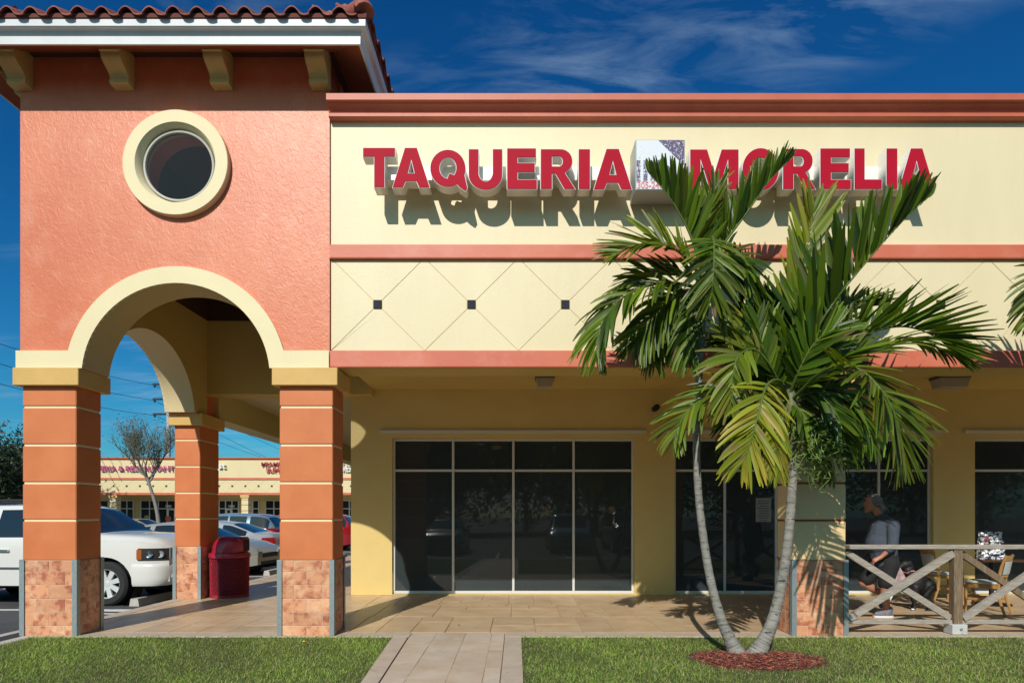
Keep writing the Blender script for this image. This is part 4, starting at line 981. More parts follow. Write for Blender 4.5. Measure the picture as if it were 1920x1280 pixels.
make_car('parked_suv', 'large white SUV with amber indicator, parked nose to the walkway behind the left column', 'car', P_WHITE, 'suv', (-8.86, 4.52, GZ), R(-2), 'parked cars')
make_car('parked_car', 'beige sedan showing its headlight and grille right of the red litter bin', 'car', P_BEIGE, 'sedan', (-9.32, 9.70, GZ), R(-4), 'parked cars')
make_car('parked_car', 'silver sedan backed in, its red tail light left of the right orange column', 'car', P_SILV, 'sedan', (-10.08, 12.42, GZ), R(180), 'parked cars')
make_car('parked_car', 'blue-grey wagon behind the silver sedan', 'car', P_BLUE, 'wagon', (-12.45, 18.4, GZ), R(180), 'parked cars')
make_car('parked_car', 'red car whose roof just shows above the blue-grey wagon', 'car', P_RED, 'wagon', (-12.3, 24.6, GZ), R(180), 'parked cars', True)
make_car('parked_car', 'dark red wagon in the slot beside the yellow wall corner', 'car', P_RED, 'wagon', (-9.95, 20.9, GZ), R(180), 'parked cars', True)
make_car('parked_car', 'grey-blue sedan with a curved roof right behind the white SUV bonnet', 'car', P_BLUE, 'sedan', (-15.6, 11.6, GZ), R(180), 'parked cars', True)
make_car('parked_car', 'dark car with tan trim behind the SUV windscreen', 'car', P_DARK, 'sedan', (-22.3, 20.5, GZ), R(10), 'parked cars', True)
make_car('parked_car', 'tan sedan at the foot of the bare tree', 'car', P_TAN, 'sedan', (-20.2, 24.5, GZ), R(0), 'parked cars', True)

# ================================================================== POLE AND WIRES
PYY = 60.0; pr_ = 1 + PYY / CAM_D
pole = thing('utility_pole', 'tall concrete utility pole with three crossarms beyond the shopping strip', 'pole', (wx(316, PYY), PYY, 0))
PX_ = wx(316, PYY)
obj('shaft', MB().tube([(PX_, PYY, GZ), (PX_, PYY, wz(655, PYY))], [.24, .19], 12), mat('pole_concrete', (.42, .42, .40), .8, bump=.2), pole, sm=50)
for y_ in (719, 747, 775):
    z_ = wz(y_ + 1, PYY); obj('crossarm', MB().bbox(wx(287, PYY), PX_ - .19, PYY - .1, PYY + .1, z_ - .10, z_ + .10, .02), M_BLK, pole)
    obj('insulator', MB().lathe([(.09, -.35), (.12, -.2), (.09, -.1)], 10, (wx(290, PYY), PYY, z_)), M_BLK, pole, sm=40)
for i, ((xa, ya), (xb, yb), (xc, yc)) in enumerate((((-20, 638), (289, 722), (560, 858)), ((-20, 676), (289, 750), (560, 884)), ((-20, 714), (289, 778), (520, 866)))):
    a, b, c = at(xa, ya, 34), at(xb, yb, PYY), at(xc, yc, 95); pts = []
    for (p, q) in ((a, b), (b, c)):
        for k_ in range(13): u = k_ / 12; v = p.lerp(q, u); v.z -= .9 * u * (1 - u) * 4 * .35; pts.append(v)
    tag(obj('power_line', MB().tube(pts, .024, 5), M_BLK), ('topmost', 'middle', 'lowest')[i] + ' power line running past the concrete pole', 'wire', 'power lines')

# ================================================================== TREES
def leafy(name, label, base, h, crown_c, crown_r, n, leaf, cols, trunk=.2, seed=1, m_tr=None, bare=False, lean=(0, 0), cat='tree', grp=None):
    rg = np.random.default_rng(seed); rr_ = random.Random(seed)
    t = thing(name, label, cat, base, group=grp); B = Vector(base)
    tr = MB(); tips = []
    top = Vector((crown_c[0] * .4 + lean[0], crown_c[1] * .4 + lean[1], crown_c[2] - crown_r[2] * .55))
    tr.tube(catmull([(0, 0, 0), (top.x * .3, top.y * .3, top.z * .5), top], 8), [trunk * (1 - .45 * i / 8) for i in range(9)], 9)
    def limb(p, d, L, r, lev):
        pts = [p]; q = p.copy(); dd = d.copy()
        for i in range(5):
            dd = (dd + Vector((rr_.uniform(-.25, .25), rr_.uniform(-.25, .25), rr_.uniform(-.05, .25)))).normalized(); q = q + dd * L / 5; pts.append(q.copy())
        tr.tube(pts, [r * (1 - .7 * i / 5) for i in range(6)], 5, cap=False)
        for i in (2, 3, 4, 5):
            tips.append(pts[i])
        if lev > 0:
            for i in (2, 3, 4, 5):
                for _ in range(2 if lev > 1 else 2):
                    nd = (dd + Vector((rr_.uniform(-1, 1), rr_.uniform(-1, 1), rr_.uniform(-.3, .9)))).normalized(); limb(pts[i], nd, L * rr_.uniform(.45, .7), r * .45, lev - 1)
    for k_ in range(6):
        a = 2 * math.pi * k_ / 6 + rr_.uniform(-.4, .4); d = Vector((math.cos(a), math.sin(a), rr_.uniform(.6, 1.6))).normalized()
        limb(top - Vector((0, 0, rr_.uniform(0, .1) * h)), d, max(crown_r) * .62, trunk * .5, 2)
    obj('trunk', tr, m_tr or mat('bark', (.16, .125, .095), .9, bump=.6, bscale=30), t, sm=50, local=True)
    # foliage: leaf cards gathered round the twigs and in clumps
    C = np.array(crown_c); RR = np.array(crown_r); P = []
    tp = np.array([list(v) for v in tips])
    ncl = max(8, n // 60)
    if bare: cen = tp[rg.integers(0, len(tp), n)] + rg.normal(0, .16, (n, 3))
    else:
        dirs = rg.normal(size=(ncl, 3)); dirs /= np.linalg.norm(dirs, axis=1)[:, None]; cc = C + dirs * RR * (rg.random((ncl, 1)) ** .4)
        cc = np.concatenate([cc, tp[rg.integers(0, len(tp), ncl // 2)]]); cl = cc[rg.integers(0, len(cc), n)]; cen = cl + rg.normal(0, 1, (n, 3)) * RR * .13
    a = rg.normal(size=(n, 3)); a /= np.linalg.norm(a, axis=1)[:, None]; b = rg.normal(size=(n, 3)); b -= a * (a * b).sum(1)[:, None]; b /= np.linalg.norm(b, axis=1)[:, None]
    s_ = leaf * rg.uniform(.6, 1.4, (n, 1)); V = np.stack([cen - a * s_, cen + b * s_ * .42, cen + a * s_, cen - b * s_ * .42], 1).reshape(-1, 3)
    me = bpy.data.meshes.new('crown'); me.vertices.add(4 * n); me.vertices.foreach_set('co', V.ravel()); me.loops.add(4 * n); me.loops.foreach_set('vertex_index', np.arange(4 * n))
    me.polygons.add(n); me.polygons.foreach_set('loop_start', np.arange(0, 4 * n, 4)); me.update(calc_edges=True)
    ca = me.color_attributes.new('tone', 'FLOAT_COLOR', 'POINT'); u = rg.random(n); c0, c1 = np.array(cols[0]), np.array(cols[1]); cc_ = c0 + (c1 - c0) * u[:, None]
    ca.data.foreach_set('color', np.repeat(np.concatenate([cc_, np.ones((n, 1))], 1), 4, 0).ravel())
    obj('crown', me, mat('leaf_foliage', (.06, .1, .03), .55, vcol=True, trans=.25), t, local=True)
    return t
DG = ((.022, .035, .014), (.06, .085, .03))
by = 4.5 * CAM_D - CAM_D + 6
leafy('bare_tree', 'thin grey tree with sparse leaves and a leaning trunk before the far strip', (wx(301, 32), 32, GZ), 7, (-.9, 0, 5.6), (3.8, 2.6, 2.5), 4200, .055, ((.07, .085, .035), (.13, .14, .07)), .15, 5, mat('bark_grey', (.22, .20, .17), .9, bump=.5), bare=True, lean=(-.55, 0))
for i, (x_, y_, s_, lb) in enumerate(((-31, 28, 1.0, 'dark leafy tree at the left edge behind the white SUV'), (-37.5, 38, 1.15, 'dark tree further back at the left edge'))):
    leafy('broad_tree', lb, (x_, y_, GZ), 8, (0, 0, 4.2 * s_), (2.9 * s_, 2.6 * s_, 2.7 * s_), 9000, .13, DG, .25, 20 + i, grp='dark trees on the left')
# trees, cars and hedge behind the viewer (they show in the shop glass)
for i, (x_, y_, s_) in enumerate(((-21, -40, 1.25), (-13, -45, 1.5), (-6, -41, 1.2), (1, -46, 1.5), (7.5, -41, 1.25), (14, -46, 1.5), (21, -42, 1.3), (29, -46, 1.5), (38, -42, 1.4), (47, -45, 1.5))):
    leafy('broad_tree', 'dark leafy tree mirrored in the shop glass, number %s from the left' % ('one two three four five six seven eight nine ten'.split()[i]), (x_, y_, GZ), 9, (0, 0, 4.9 * s_), (4.4 * s_, 3.0 * s_, 4.4 * s_), 7000, .30, DG, .3, 40 + i, grp='trees behind the viewer')
for i, (x_, p_, k_) in enumerate(((-3.3, P_DARK, 'sedan'), (2.2, P_BLUE, 'wagon'), (5.0, P_DARK, 'suv'))):
    make_car('parked_car', ['dark sedan', 'blue-grey wagon', 'black SUV'][i] + ' parked behind the viewer, mirrored in the shop glass', 'car', p_, k_, (x_ + .15, -12.2 - .2 * i, GZ), R(90), 'cars mirrored in the glass', True)
# ================================================================== LITTER BIN
bx, by_, br = -5.17, 3.50, .315
bn = thing('litter_bin', 'dark red litter bin with an expanded-mesh body and a domed lid beside the rear column', 'litter bin', (bx, by_, 0))
M_BIN = mat('bin_red', (.34, .014, .038), .38, col2=(.29, .012, .032), nscale=5, coat=.25); M_BIN2 = mat('bin_liner', (.05, .005, .01), .6)
lat = MB(); nh = 30; z0, z1 = .045, .70; turns = (z1 - z0) / (2 * math.pi * br) / .62; ns = 12
for s_ in (1, -1):
    for k_ in range(nh):
        a0 = 2 * math.pi * k_ / nh; P = []
        for i in range(ns + 1):
            u = i / ns; a = a0 + s_ * u * turns * 2 * math.pi; z_ = z0 + (z1 - z0) * u; ro = br * (1 + .035 * u)
            P.append([(bx + rr * math.cos(a + d / br), by_ + rr * math.sin(a + d / br), z_) for rr, d in ((ro, -.0065), (ro + .008, 0), (ro, .0065))])
        lat.grid(P)
obj('mesh_body', lat, mat('bin_mesh', (.48, .028, .055), .3, coat=.3), bn, kind='stuff')
obj('liner', MB().lathe([(br - .02, .03), (br - .008, .70)], 40, (bx, by_, 0)), M_BIN2, bn, sm=40)
obj('base_ring', MB().lathe([(br - .02, .004), (br + .012, .006), (br + .014, .045), (br, .055)], 40, (bx, by_, 0)), M_BIN, bn, sm=40)
prof = [(br + .025, .70), (br + .035, .705), (br + .035, .755), (br + .02, .785), (.292, .795)]
for i in range(1, 13):
    a = R(90 * i / 12); prof.append((.288 * math.cos(a) ** .75 + .0006, .805 + .285 * math.sin(a) ** .95))
dm = MB().lathe(prof, 56, (bx, by_, 0), cap=False); vv = []
for x, y, z in dm.v:
    if z > .80 and x > bx + .02:            # the right-hand half swells into a squared hood
        f = min(1, (x - bx) / .12); k_ = (z - .80) / .29
        z = z + f * (.275 * (1 - k_) * 0) if z < .86 else z + f * max(0, min(.055, (1.075 - z) * .5))
        x = bx + (x - bx) * (1 + .9 * k_ * (1 - k_)); x = min(x, bx + .295)
    vv.append((x, y, z))
dm.v = vv
lid = obj('lid', dm, M_BIN, bn, sm=50)
hd = MB().bbox(bx + .06, bx + .300, by_ - .165, by_ + .165, .79, 1.068, .035)
obj('hood', hd, M_BIN, lid, sm=50)
obj('flap', MB().bbox(bx + .285, bx + .306, by_ - .12, by_ + .12, .82, 1.02, .004), M_BIN2, lid)

# ================================================================== TIMBER RAILING
FYR = .13; fr_ = (CAM_D + FYR) / FPX
def rxx(px): return (px - 968) * fr_
def rzz(py): return CAM_H + (966 - py) * fr_
M_WOOD = mat('weathered_wood', (.40, .36, .31), .85, col2=(.26, .22, .18), nscale=6, stretch=(1.5, 8, 14), bump=.5, bscale=14, bstretch=(1, 8, 12), wear=(.17, .11, .06), wscale=5, wramp=(.6, .75))
M_POST = mat('post_wood', (.24, .165, .10), .85, col2=(.13, .085, .05), nscale=8, stretch=(12, 12, 1), bump=.6, bscale=14, bstretch=(12, 12, .8), wear=(.36, .30, .24), wscale=5, wramp=(.55, .7))
rail_ = thing('timber_railing', 'weathered timber railing with crossed braces along the patio edge', 'railing', (rxx(1791), FYR, 0))
xe = rxx(2400)
obj('top_rail', MB().bbox(rxx(1588), xe, FYR - .07, FYR + .05, rzz(1029), rzz(1020.5), .008), M_WOOD, rail_)
def brace(xa, za, xb, zb, y0, y1, w_, m):
    d = Vector((xb - xa, zb - za)).normalized(); n = Vector((-d.y, d.x)) * w_ / 2
    obj('brace', MB().prism([(xa + n.x, za + n.y), (xb + n.x, zb + n.y), (xb - n.x, zb - n.y), (xa - n.x, za - n.y)], y0, y1, 'y'), m, rail_)
bays = [(1588, 1783), (1801, 1982), (2000, 2190), (2208, 2400)]
for a, b in bays:
    obj('bottom_rail', MB().bbox(rxx(a), rxx(b), FYR - .03, FYR + .03, rzz(1169), rzz(1161), .006), M_WOOD, rail_)
    brace(rxx(a + 1), rzz(1158), rxx(b), rzz(1036), FYR - .052, FYR - .008, .082, M_WOOD)
    brace(rxx(a + 1), rzz(1036), rxx(b), rzz(1158), FYR - .003, FYR + .038, .075, M_WOOD if a < 1700 else M_POST)
for pxp in (1792, 1991, 2199):
    X = rxx(pxp); obj('post', MB().bbox(X - .055, X + .055, FYR - .055, FYR + .05, .03, rzz(1029.5), .01), M_POST, rail_)
    f = MB(); f.bbox(X - .10, X + .085, FYR - .085, FYR + .075, .003, .125, .006)
    fo = obj('post_shoe', f, mat('shoe_white', (.50, .51, .50), .6, wear=(.3, .2, .12), wscale=8), rail_); obj('bolt', MB().lathe([(.016, -.012), (.016, 0)], 8, (X, FYR - .086, .07), 'y'), M_GALV, fo)

# ================================================================== PATIO FURNITURE
M_OAK = mat('chair_wood', (.46, .245, .075), .4, col2=(.38, .19, .055), nscale=5, stretch=(1, 1, .2), coat=.2)
M_PAD = mat('chair_cushion', (.47, .47, .44), .8, bump=.2, bscale=90)
def chair(loc, rz, label):
    t = thing('patio_chair', label, 'chair', loc, rz, 'patio chairs')            # faces local +x
    for s_ in (1, -1):
        obj('leg', MB().tube([(.20, s_ * .19, 0), (.195, s_ * .19, .43)], [.016, .021], 4), M_OAK, t, local=True)
        obj('leg', MB().tube(catmull([(-.27, s_ * .19, 0), (-.205, s_ * .19, .22), (-.19, s_ * .19, .45), (-.215, s_ * .19, .68), (-.28, s_ * .185, .88)], 10), [.017, .018, .02, .021, .021, .021, .021, .02, .019, .018, .016], 6), M_OAK, t, sm=50, local=True)
        obj('side_rail', MB().bbox(-.18, .18, s_ * .19 - .012, s_ * .19 + .012, .385, .44, .005), M_OAK, t, local=True)
        obj('stretcher', MB().bbox(-.20, .18, s_ * .19 - .01, s_ * .19 + .01, .20, .235, .004), M_OAK, t, local=True)
    obj('front_rail', MB().bbox(.185, .21, -.175, .175, .38, .44, .005), M_OAK, t, local=True)
    obj('stretcher', MB().bbox(.188, .206, -.175, .175, .26, .29, .004), M_OAK, t, local=True)
    seat = MB().bbox(-.20, .225, -.205, .205, .442, .485, .018); obj('seat', seat, M_PAD, t, sm=40, local=True)
    def curved(z0, z1, th, x0, x1):
        P = []
        for i in range(9):
            y = -.18 + .36 * i / 8; bow = -.035 * (1 - (y / .18) ** 2); P.append([(x0 + bow, y, z0), (x0 + bow - th, y, z0), (x1 + bow - th, y, z1), (x1 + bow, y, z1), (x0 + bow, y, z0)])
        return MB().grid(P)
    obj('top_rail', curved(.80, .875, .024, -.245, -.268), M_OAK, t, sm=40, local=True)
    obj('back_pad', curved(.60, .79, .03, -.205, -.24), M_PAD, t, sm=40, local=True)
    obj('lower_rail', curved(.555, .59, .022, -.198, -.203), M_OAK, t, sm=40, local=True)
    return t
chair((7.34, 3.0, 0), R(-4), 'light wood patio chair left of the table, half behind the railing post')
chair((7.00, 1.66, 0), R(129), 'light wood patio chair nearest the railing, its grey seat turned to the table')
tx, ty = 7.78, 2.52
tb = thing('patio_table', 'dark patio table on a pedestal behind the railing', 'table', (tx, ty, 0))
M_TBL = mat('table_dark', (.07, .035, .02), .22, coat=.3)
obj('tabletop', MB().bbox(tx - .42, tx + .42, ty - .36, ty + .36, .715, .752, .01), M_TBL, tb)
obj('pedestal', MB().lathe([(.035, .03), (.035, .71)], 16, (tx, ty, 0)), M_BLK, tb, sm=40)
obj('foot', MB().lathe([(.27, .003), (.27, .015), (.05, .04)], 24, (tx, ty, 0)), M_BLK, tb, sm=40)
# crumpled silver bag
rg = random.Random(3); bgm = MB(); P = []; bw, bd, bh = .185, .085, .44; BX, BY = 7.63, 2.36
for i in range(15):
    u = i / 14; row = []
    for k_ in range(29):
        a = 2 * math.pi * (k_ % 28) / 28; ca, sa_ = math.cos(a), math.sin(a); f = (abs(ca) ** 6 + abs(sa_) ** 6) ** (-1 / 6)
        dd = bd * (1 - .75 * u ** 1.5); w2 = bw * (1 + .05 * math.sin(5 * u)); rr = random.Random(i * 100 + k_ % 28); jj = rr.uniform(-.012, .012)
        row.append((BX + ca * f * (w2 + jj), BY + sa_ * f * (dd + jj), .753 + bh * u + (rr.uniform(-.012, .012) if u == 1 else 0)))
    P.append(row)
bg_ = MB().grid(P)
bag = obj('silver_bag', bg_, mat('foil_print', (.74, .74, .77), .28, col2=(.03, .03, .035), nscale=20, ramp=(.49, .53), metal=.3, bump=.8, bscale=18, bdist=.02, stretch=(1, 1, 1.7)), None)
tag(bag, 'crumpled silver and black bag standing on the dark patio table', 'bag')
obj('red_mark', MB().add([(BX - bw * .98, BY - .086, .99), (BX - bw * .55, BY - .080, 1.05), (BX - bw * .45, BY - .072, 1.11), (BX - bw * .62, BY - .070, 1.12), (BX - bw * .78, BY - .084, 1.03), (BX - bw * .98, BY - .088, .93)], [(0, 1, 2, 3, 4, 5)]), mat('mark_red', (.45, .02, .03), .5), bag)

# ================================================================== PERSON AND DOG
def capsule(mb, p, q, r0, r1, n=12, k=4):
    p, q = Vector(p), Vector(q); d = (q - p); L = d.length; d = d.normalized() if L > 1e-6 else Vector((0, 0, 1)); pts = []; rs = []
    for i in range(k + 1): a = R(90 * i / k); pts.append(p - d * r0 * math.cos(a)); rs.append(max(.0006, r0 * math.sin(a)))
    for i in range(k + 1): a = R(90 * i / k); pts.append(q + d * r1 * math.sin(a)); rs.append(max(.0006, r1 * math.cos(a)))
    mb.tube(pts, rs, n); return mb
def ellipsoid(mb, c, r, rot=(0, 0, 0), n=20):
    bm = bmesh.new(); bmesh.ops.create_uvsphere(bm, u_segments=n, v_segments=n // 2 + 2, radius=1)
    from mathutils import Euler
    return mb.bm(bm, Matrix.Translation(c) @ Euler(rot).to_matrix().to_4x4() @ Matrix.Diagonal((*r, 1)))
def fuse(mb, vox=.008, sm_=4, name='body'):
    me = mb.mesh(name, fix=False); o = bpy.data.objects.new(name, me); COL.objects.link(o)
    m = o.modifiers.new('r', 'REMESH'); m.mode = 'VOXEL'; m.voxel_size = vox
    s_ = o.modifiers.new('s', 'SMOOTH'); s_.iterations = sm_; s_.factor = .5
    dg = bpy.context.evaluated_depsgraph_get(); out_ = bpy.data.meshes.new_from_object(o.evaluated_get(dg)); bpy.data.objects.remove(o); smooth(out_); return out_
PY = 1.36
def q(px, py, dy=0): v = at(px, py, PY); v.y += dy; return v
man = thing('person', 'grey-haired person in a slate sweater and black shorts walking left behind the railing', 'person', (wx(1650, PY), PY, 0))
M_SKIN = mat('skin', (.42, .19, .115), .5, col2=(.36, .15, .09), nscale=12)
M_SHIRT = mat('sweater_slate', (.062, .077, .105), .9, col2=(.05, .062, .086), nscale=8, bump=.6, bscale=12, bdist=.02, bstretch=(1, 1, .5)); M_SHORT = mat('shorts_black', (.012, .012, .013), .85, bump=.5, bscale=14, bdist=.015)
b = MB()
hc = q(1636, 941)
ellipsoid(b, hc, (.098, .074, .115), (0, R(-14), 0)); ellipsoid(b, q(1630, 950), (.068, .060, .070), (0, R(-10), 0))       # skull, jaw
capsule(b, q(1622.5, 940), q(1620, 946), .010, .013); ellipsoid(b, q(1624, 934), (.02, .045, .014)); ellipsoid(b, q(1622.5, 953), (.014, .024, .010)); ellipsoid(b, q(1624, 959), (.022, .026, .018))
ellipsoid(b, q(1640, 944, -.074), (.018, .010, .03)); capsule(b, q(1641, 952), q(1654, 972), .058, .066)                 # ear, neck
capsule(b, q(1655, 985), q(1654, 1045), .15, .15)
for s_, el, wr_, hd_ in ((-1, (1653, 1022), (1634, 1042), (1624, 1048)), (1, (1664, 1024), (1676, 1050), (1680, 1060))):
    S0, E, W_, H_ = q(1660, 984, s_ * .18), q(*el, s_ * .25), q(*wr_, s_ * .22), q(*hd_, s_ * .20)
    capsule(b, S0, E, .055, .046); capsule(b, E, W_, .045, .028); capsule(b, W_, H_, .030, .034)
    d = (H_ - W_).normalized()
    for f_ in range(4):
        o_ = Vector((.004, (f_ - 1.5) * .019, -.003 * f_)); base_ = H_ + o_ + d * .02; mid = base_ + (d + Vector((0, 0, -.7))).normalized() * (.034 - .003 * abs(f_ - 1)); tip = mid + Vector((.2, 0, -1)).normalized() * .026
        capsule(b, base_, mid, .0095, .0088, 8, 2); capsule(b, mid, tip, .0088, .0075, 8, 2)
    capsule(b, W_ + d * .03 + Vector((0, -.02, .0)), H_ + Vector((-.012, -.035, -.018)), .012, .010, 8, 2)
legs = {-1: ((1661, 1056), (1649, 1098), (1655, 1141), (1632, 1150)), 1: ((1659, 1056), (1627, 1094), (1664, 1116), (1676, 1133))}
for s_, (h_, k_, a_, t_) in legs.items():
    H_, K_, A_, T_ = q(*h_, s_ * .10), q(*k_, s_ * .11), q(*a_, s_ * .10), q(*t_, s_ * .10)
    capsule(b, H_, K_, .105, .062); capsule(b, K_, K_.lerp(A_, .4), .058, .062); capsule(b, K_.lerp(A_, .4), A_, .060, .038); capsule(b, A_, A_.lerp(T_, .5), .036, .032)
obj('body', fuse(b, .0075, 3), M_SKIN, man)
c = MB(); capsule(c, q(1656, 986), q(1652, 1012), .165, .185); ellipsoid(c, q(1652, 1018), (.21, .205, .20)); capsule(c, q(1655, 1030), q(1657, 1052), .185, .18)
for s_ in (-1, 1): capsule(c, q(1656, 980), q(1660, 985, s_ * .17), .10, .085)
for s_, el in ((-1, (1653, 1021)), (1, (1664, 1024))):
    S0, E = q(1660, 985, s_ * .18), q(*el, s_ * .25); capsule(c, S0, S0.lerp(E, .6), .085, .075); capsule(c, S0.lerp(E, .5), E, .075, .07)
    W_ = q(1634, 1042, s_ * .22) if s_ < 0 else q(1676, 1050, s_ * .22); capsule(c, E, E.lerp(W_, .35), .066, .058)
capsule(c, q(1650, 966), q(1656, 975), .072, .10)
obj('sweater', fuse(c, .010, 4), M_SHIRT, man)
c = MB(); capsule(c, q(1657, 1046), q(1658, 1060), .19, .17)
for s_, (h_, k_, a_, t_) in legs.items():
    H_, K_ = q(*h_, s_ * .10), q(*k_, s_ * .11); capsule(c, H_, H_.lerp(K_, .84), .125, .098)
obj('shorts', fuse(c, .010, 3), M_SHORT, man)
# hair: cap plus loose locks at the back
c = MB(); ellipsoid(c, hc + Vector((.022, 0, .014)), (.103, .088, .118), (0, R(-20), 0)); ellipsoid(c, q(1649, 952), (.055, .075, .055)); ellipsoid(c, q(1632, 928), (.045, .06, .022))
rr_ = random.Random(8)
for i in range(40):
    a = rr_.uniform(-.075, .075); p0 = hc + Vector((rr_.uniform(-.03, .10), a, rr_.uniform(.02, .11))); p1 = q(rr_.uniform(1647, 1661), rr_.uniform(950, 964), a * 1.1); capsule(c, p0, p1, .014, .006, 6, 1)
hair = MB()
hm = fuse(c, .008, 2)
obj('hair', hm, mat('hair_grey', (.20, .185, .175), .5, col2=(.09, .08, .075), nscale=22, stretch=(1, 1.5, .6), bump=.2, bscale=50, bdist=.005), man)
M_SHOE = mat('shoe_blue_grey', (.12, .14, .19), .8, col2=(.2, .21, .24), nscale=20, bump=.3); M_SOLE = mat('shoe_sole', (.72, .72, .72), .6)
for s_, ang, A_ in ((-1, 0, q(1655, 1141, -.10)), (1, R(-58), q(1664, 1117, .10))):
    c = MB(); M_ = Matrix.Translation(A_) @ Matrix.Rotation(ang, 4, 'Y')
    k_ = MB(); capsule(k_, (.03, 0, .01), (.0, 0, -.035), .05, .05); capsule(k_, (.035, 0, -.045), (-.13, 0, -.058), .044, .036); capsule(k_, (-.05, 0, -.03), (-.15, 0, -.055), .04, .03)
    c.add([M_ @ Vector(v) for v in k_.v], k_.f); so_ = obj('shoe', fuse(c, .006, 2), M_SHOE, man)
    z_ = -(A_.z - .003) if s_ < 0 else -.105
    P = [(-.19 + .0, -.02), (-.16, -.042), (-.05, -.046), (.05, -.038), (.082, -.02), (.082, .02), (.05, .038), (-.05, .046), (-.16, .042), (-.19, .02)]
    k2 = MB().prism(P, z_, z_ + .028, 'z'); obj('sole', MB().add([M_ @ Vector(v) for v in k2.v], k2.f), M_SOLE, so_)
cl = MB(); P = []
for i in range(9):
    u = i / 8; P.append([tuple(q(1672 + 3 * u + (k_ - 2) * (1.2 + 4.2 * u), 1056 + 32 * u + (abs(k_ - 2) * -3 * u), -.14 + .012 * math.sin(k_ * 2 + u * 3))) for k_ in range(5)])
obj('hanging_cloth', MB().grid(P), mat('cloth_pink', (.52, .40, .40), .85, col2=(.36, .24, .25), nscale=14), man)
DY = 1.95
def dq(px, py, dy=0): v = at(px, py, DY); v.y += dy; return v
dog = thing('dog', 'black dog on a red lead walking just behind the person', 'dog', (wx(1722, DY), DY, 0))
c = MB(); ellipsoid(c, dq(1716, 1092), (.15, .125, .16), (0, R(10), 0)); ellipsoid(c, dq(1735, 1096), (.13, .105, .125)); capsule(c, dq(1712, 1084), dq(1702, 1068), .095, .07)
ellipsoid(c, dq(1697, 1058), (.075, .062, .065)); capsule(c, dq(1692, 1060), dq(1679, 1066), .042, .026); capsule(c, dq(1702, 1052, -.05), dq(1707, 1063, -.062), .02, .014); capsule(c, dq(1702, 1052, .05), dq(1707, 1063, .062), .02, .014)
for (h_, e_, w__, p_, dy) in (((1711, 1100), (1708, 1118), (1710, 1134), (1706, 1143), -.07), ((1711, 1100), (1714, 1117), (1719, 1132), (1716, 1141), .07)):
    capsule(c, dq(*h_, dy), dq(*e_, dy), .06, .035); capsule(c, dq(*e_, dy), dq(*w__, dy), .033, .024); capsule(c, dq(*w__, dy), dq(*p_, dy), .024, .026)
for (h_, e_, w__, p_, dy) in (((1739, 1100), (1731, 1114), (1742, 1128), (1736, 1143), -.06), ((1739, 1100), (1737, 1115), (1748, 1127), (1746, 1141), .07)):
    capsule(c, dq(*h_, dy), dq(*e_, dy), .085, .05); capsule(c, dq(*e_, dy), dq(*w__, dy), .045, .024); capsule(c, dq(*w__, dy), dq(*p_, dy), .023, .024)
    capsule(c, dq(*p_, dy), dq(p_[0] - 5, p_[1] + .5, dy), .024, .020)
tl = catmull([dq(1745, 1088), dq(1752, 1094), dq(1756, 1108)], 6); c.tube(tl, [.03, .028, .026, .024, .02, .016, .01], 8)
obj('body', fuse(c, .009, 3), mat('dog_fur', (.010, .010, .011), .55, bump=.7, bscale=60, bdist=.01), dog)
obj('collar', MB().tube([dq(1706 + 6.5 * math.cos(a), 1073 + 4 * math.sin(a), .075 * math.sin(a)) for a in [2 * math.pi * i / 14 for i in range(15)]], .012, 6), mat('lead_red', (.45, .05, .06), .6, col2=(.6, .4, .4), nscale=30), dog)
ld = tag(obj('dog_lead', MB().tube(catmull([dq(1699, 1070, -.07), (dq(1690, 1072, -.1)), q(1681, 1063, .20)], 8), .007, 6), MATS['lead_red']), 'red and white lead between the dog and the person', 'lead')
obj('paw', MB().lathe([(.018, 0), (.028, .012), (.02, .03)], 10, (dq(1706, 1143, -.07).x, dq(1706, 1143, -.07).y, .004)), M_SOLE, dog, sm=50)
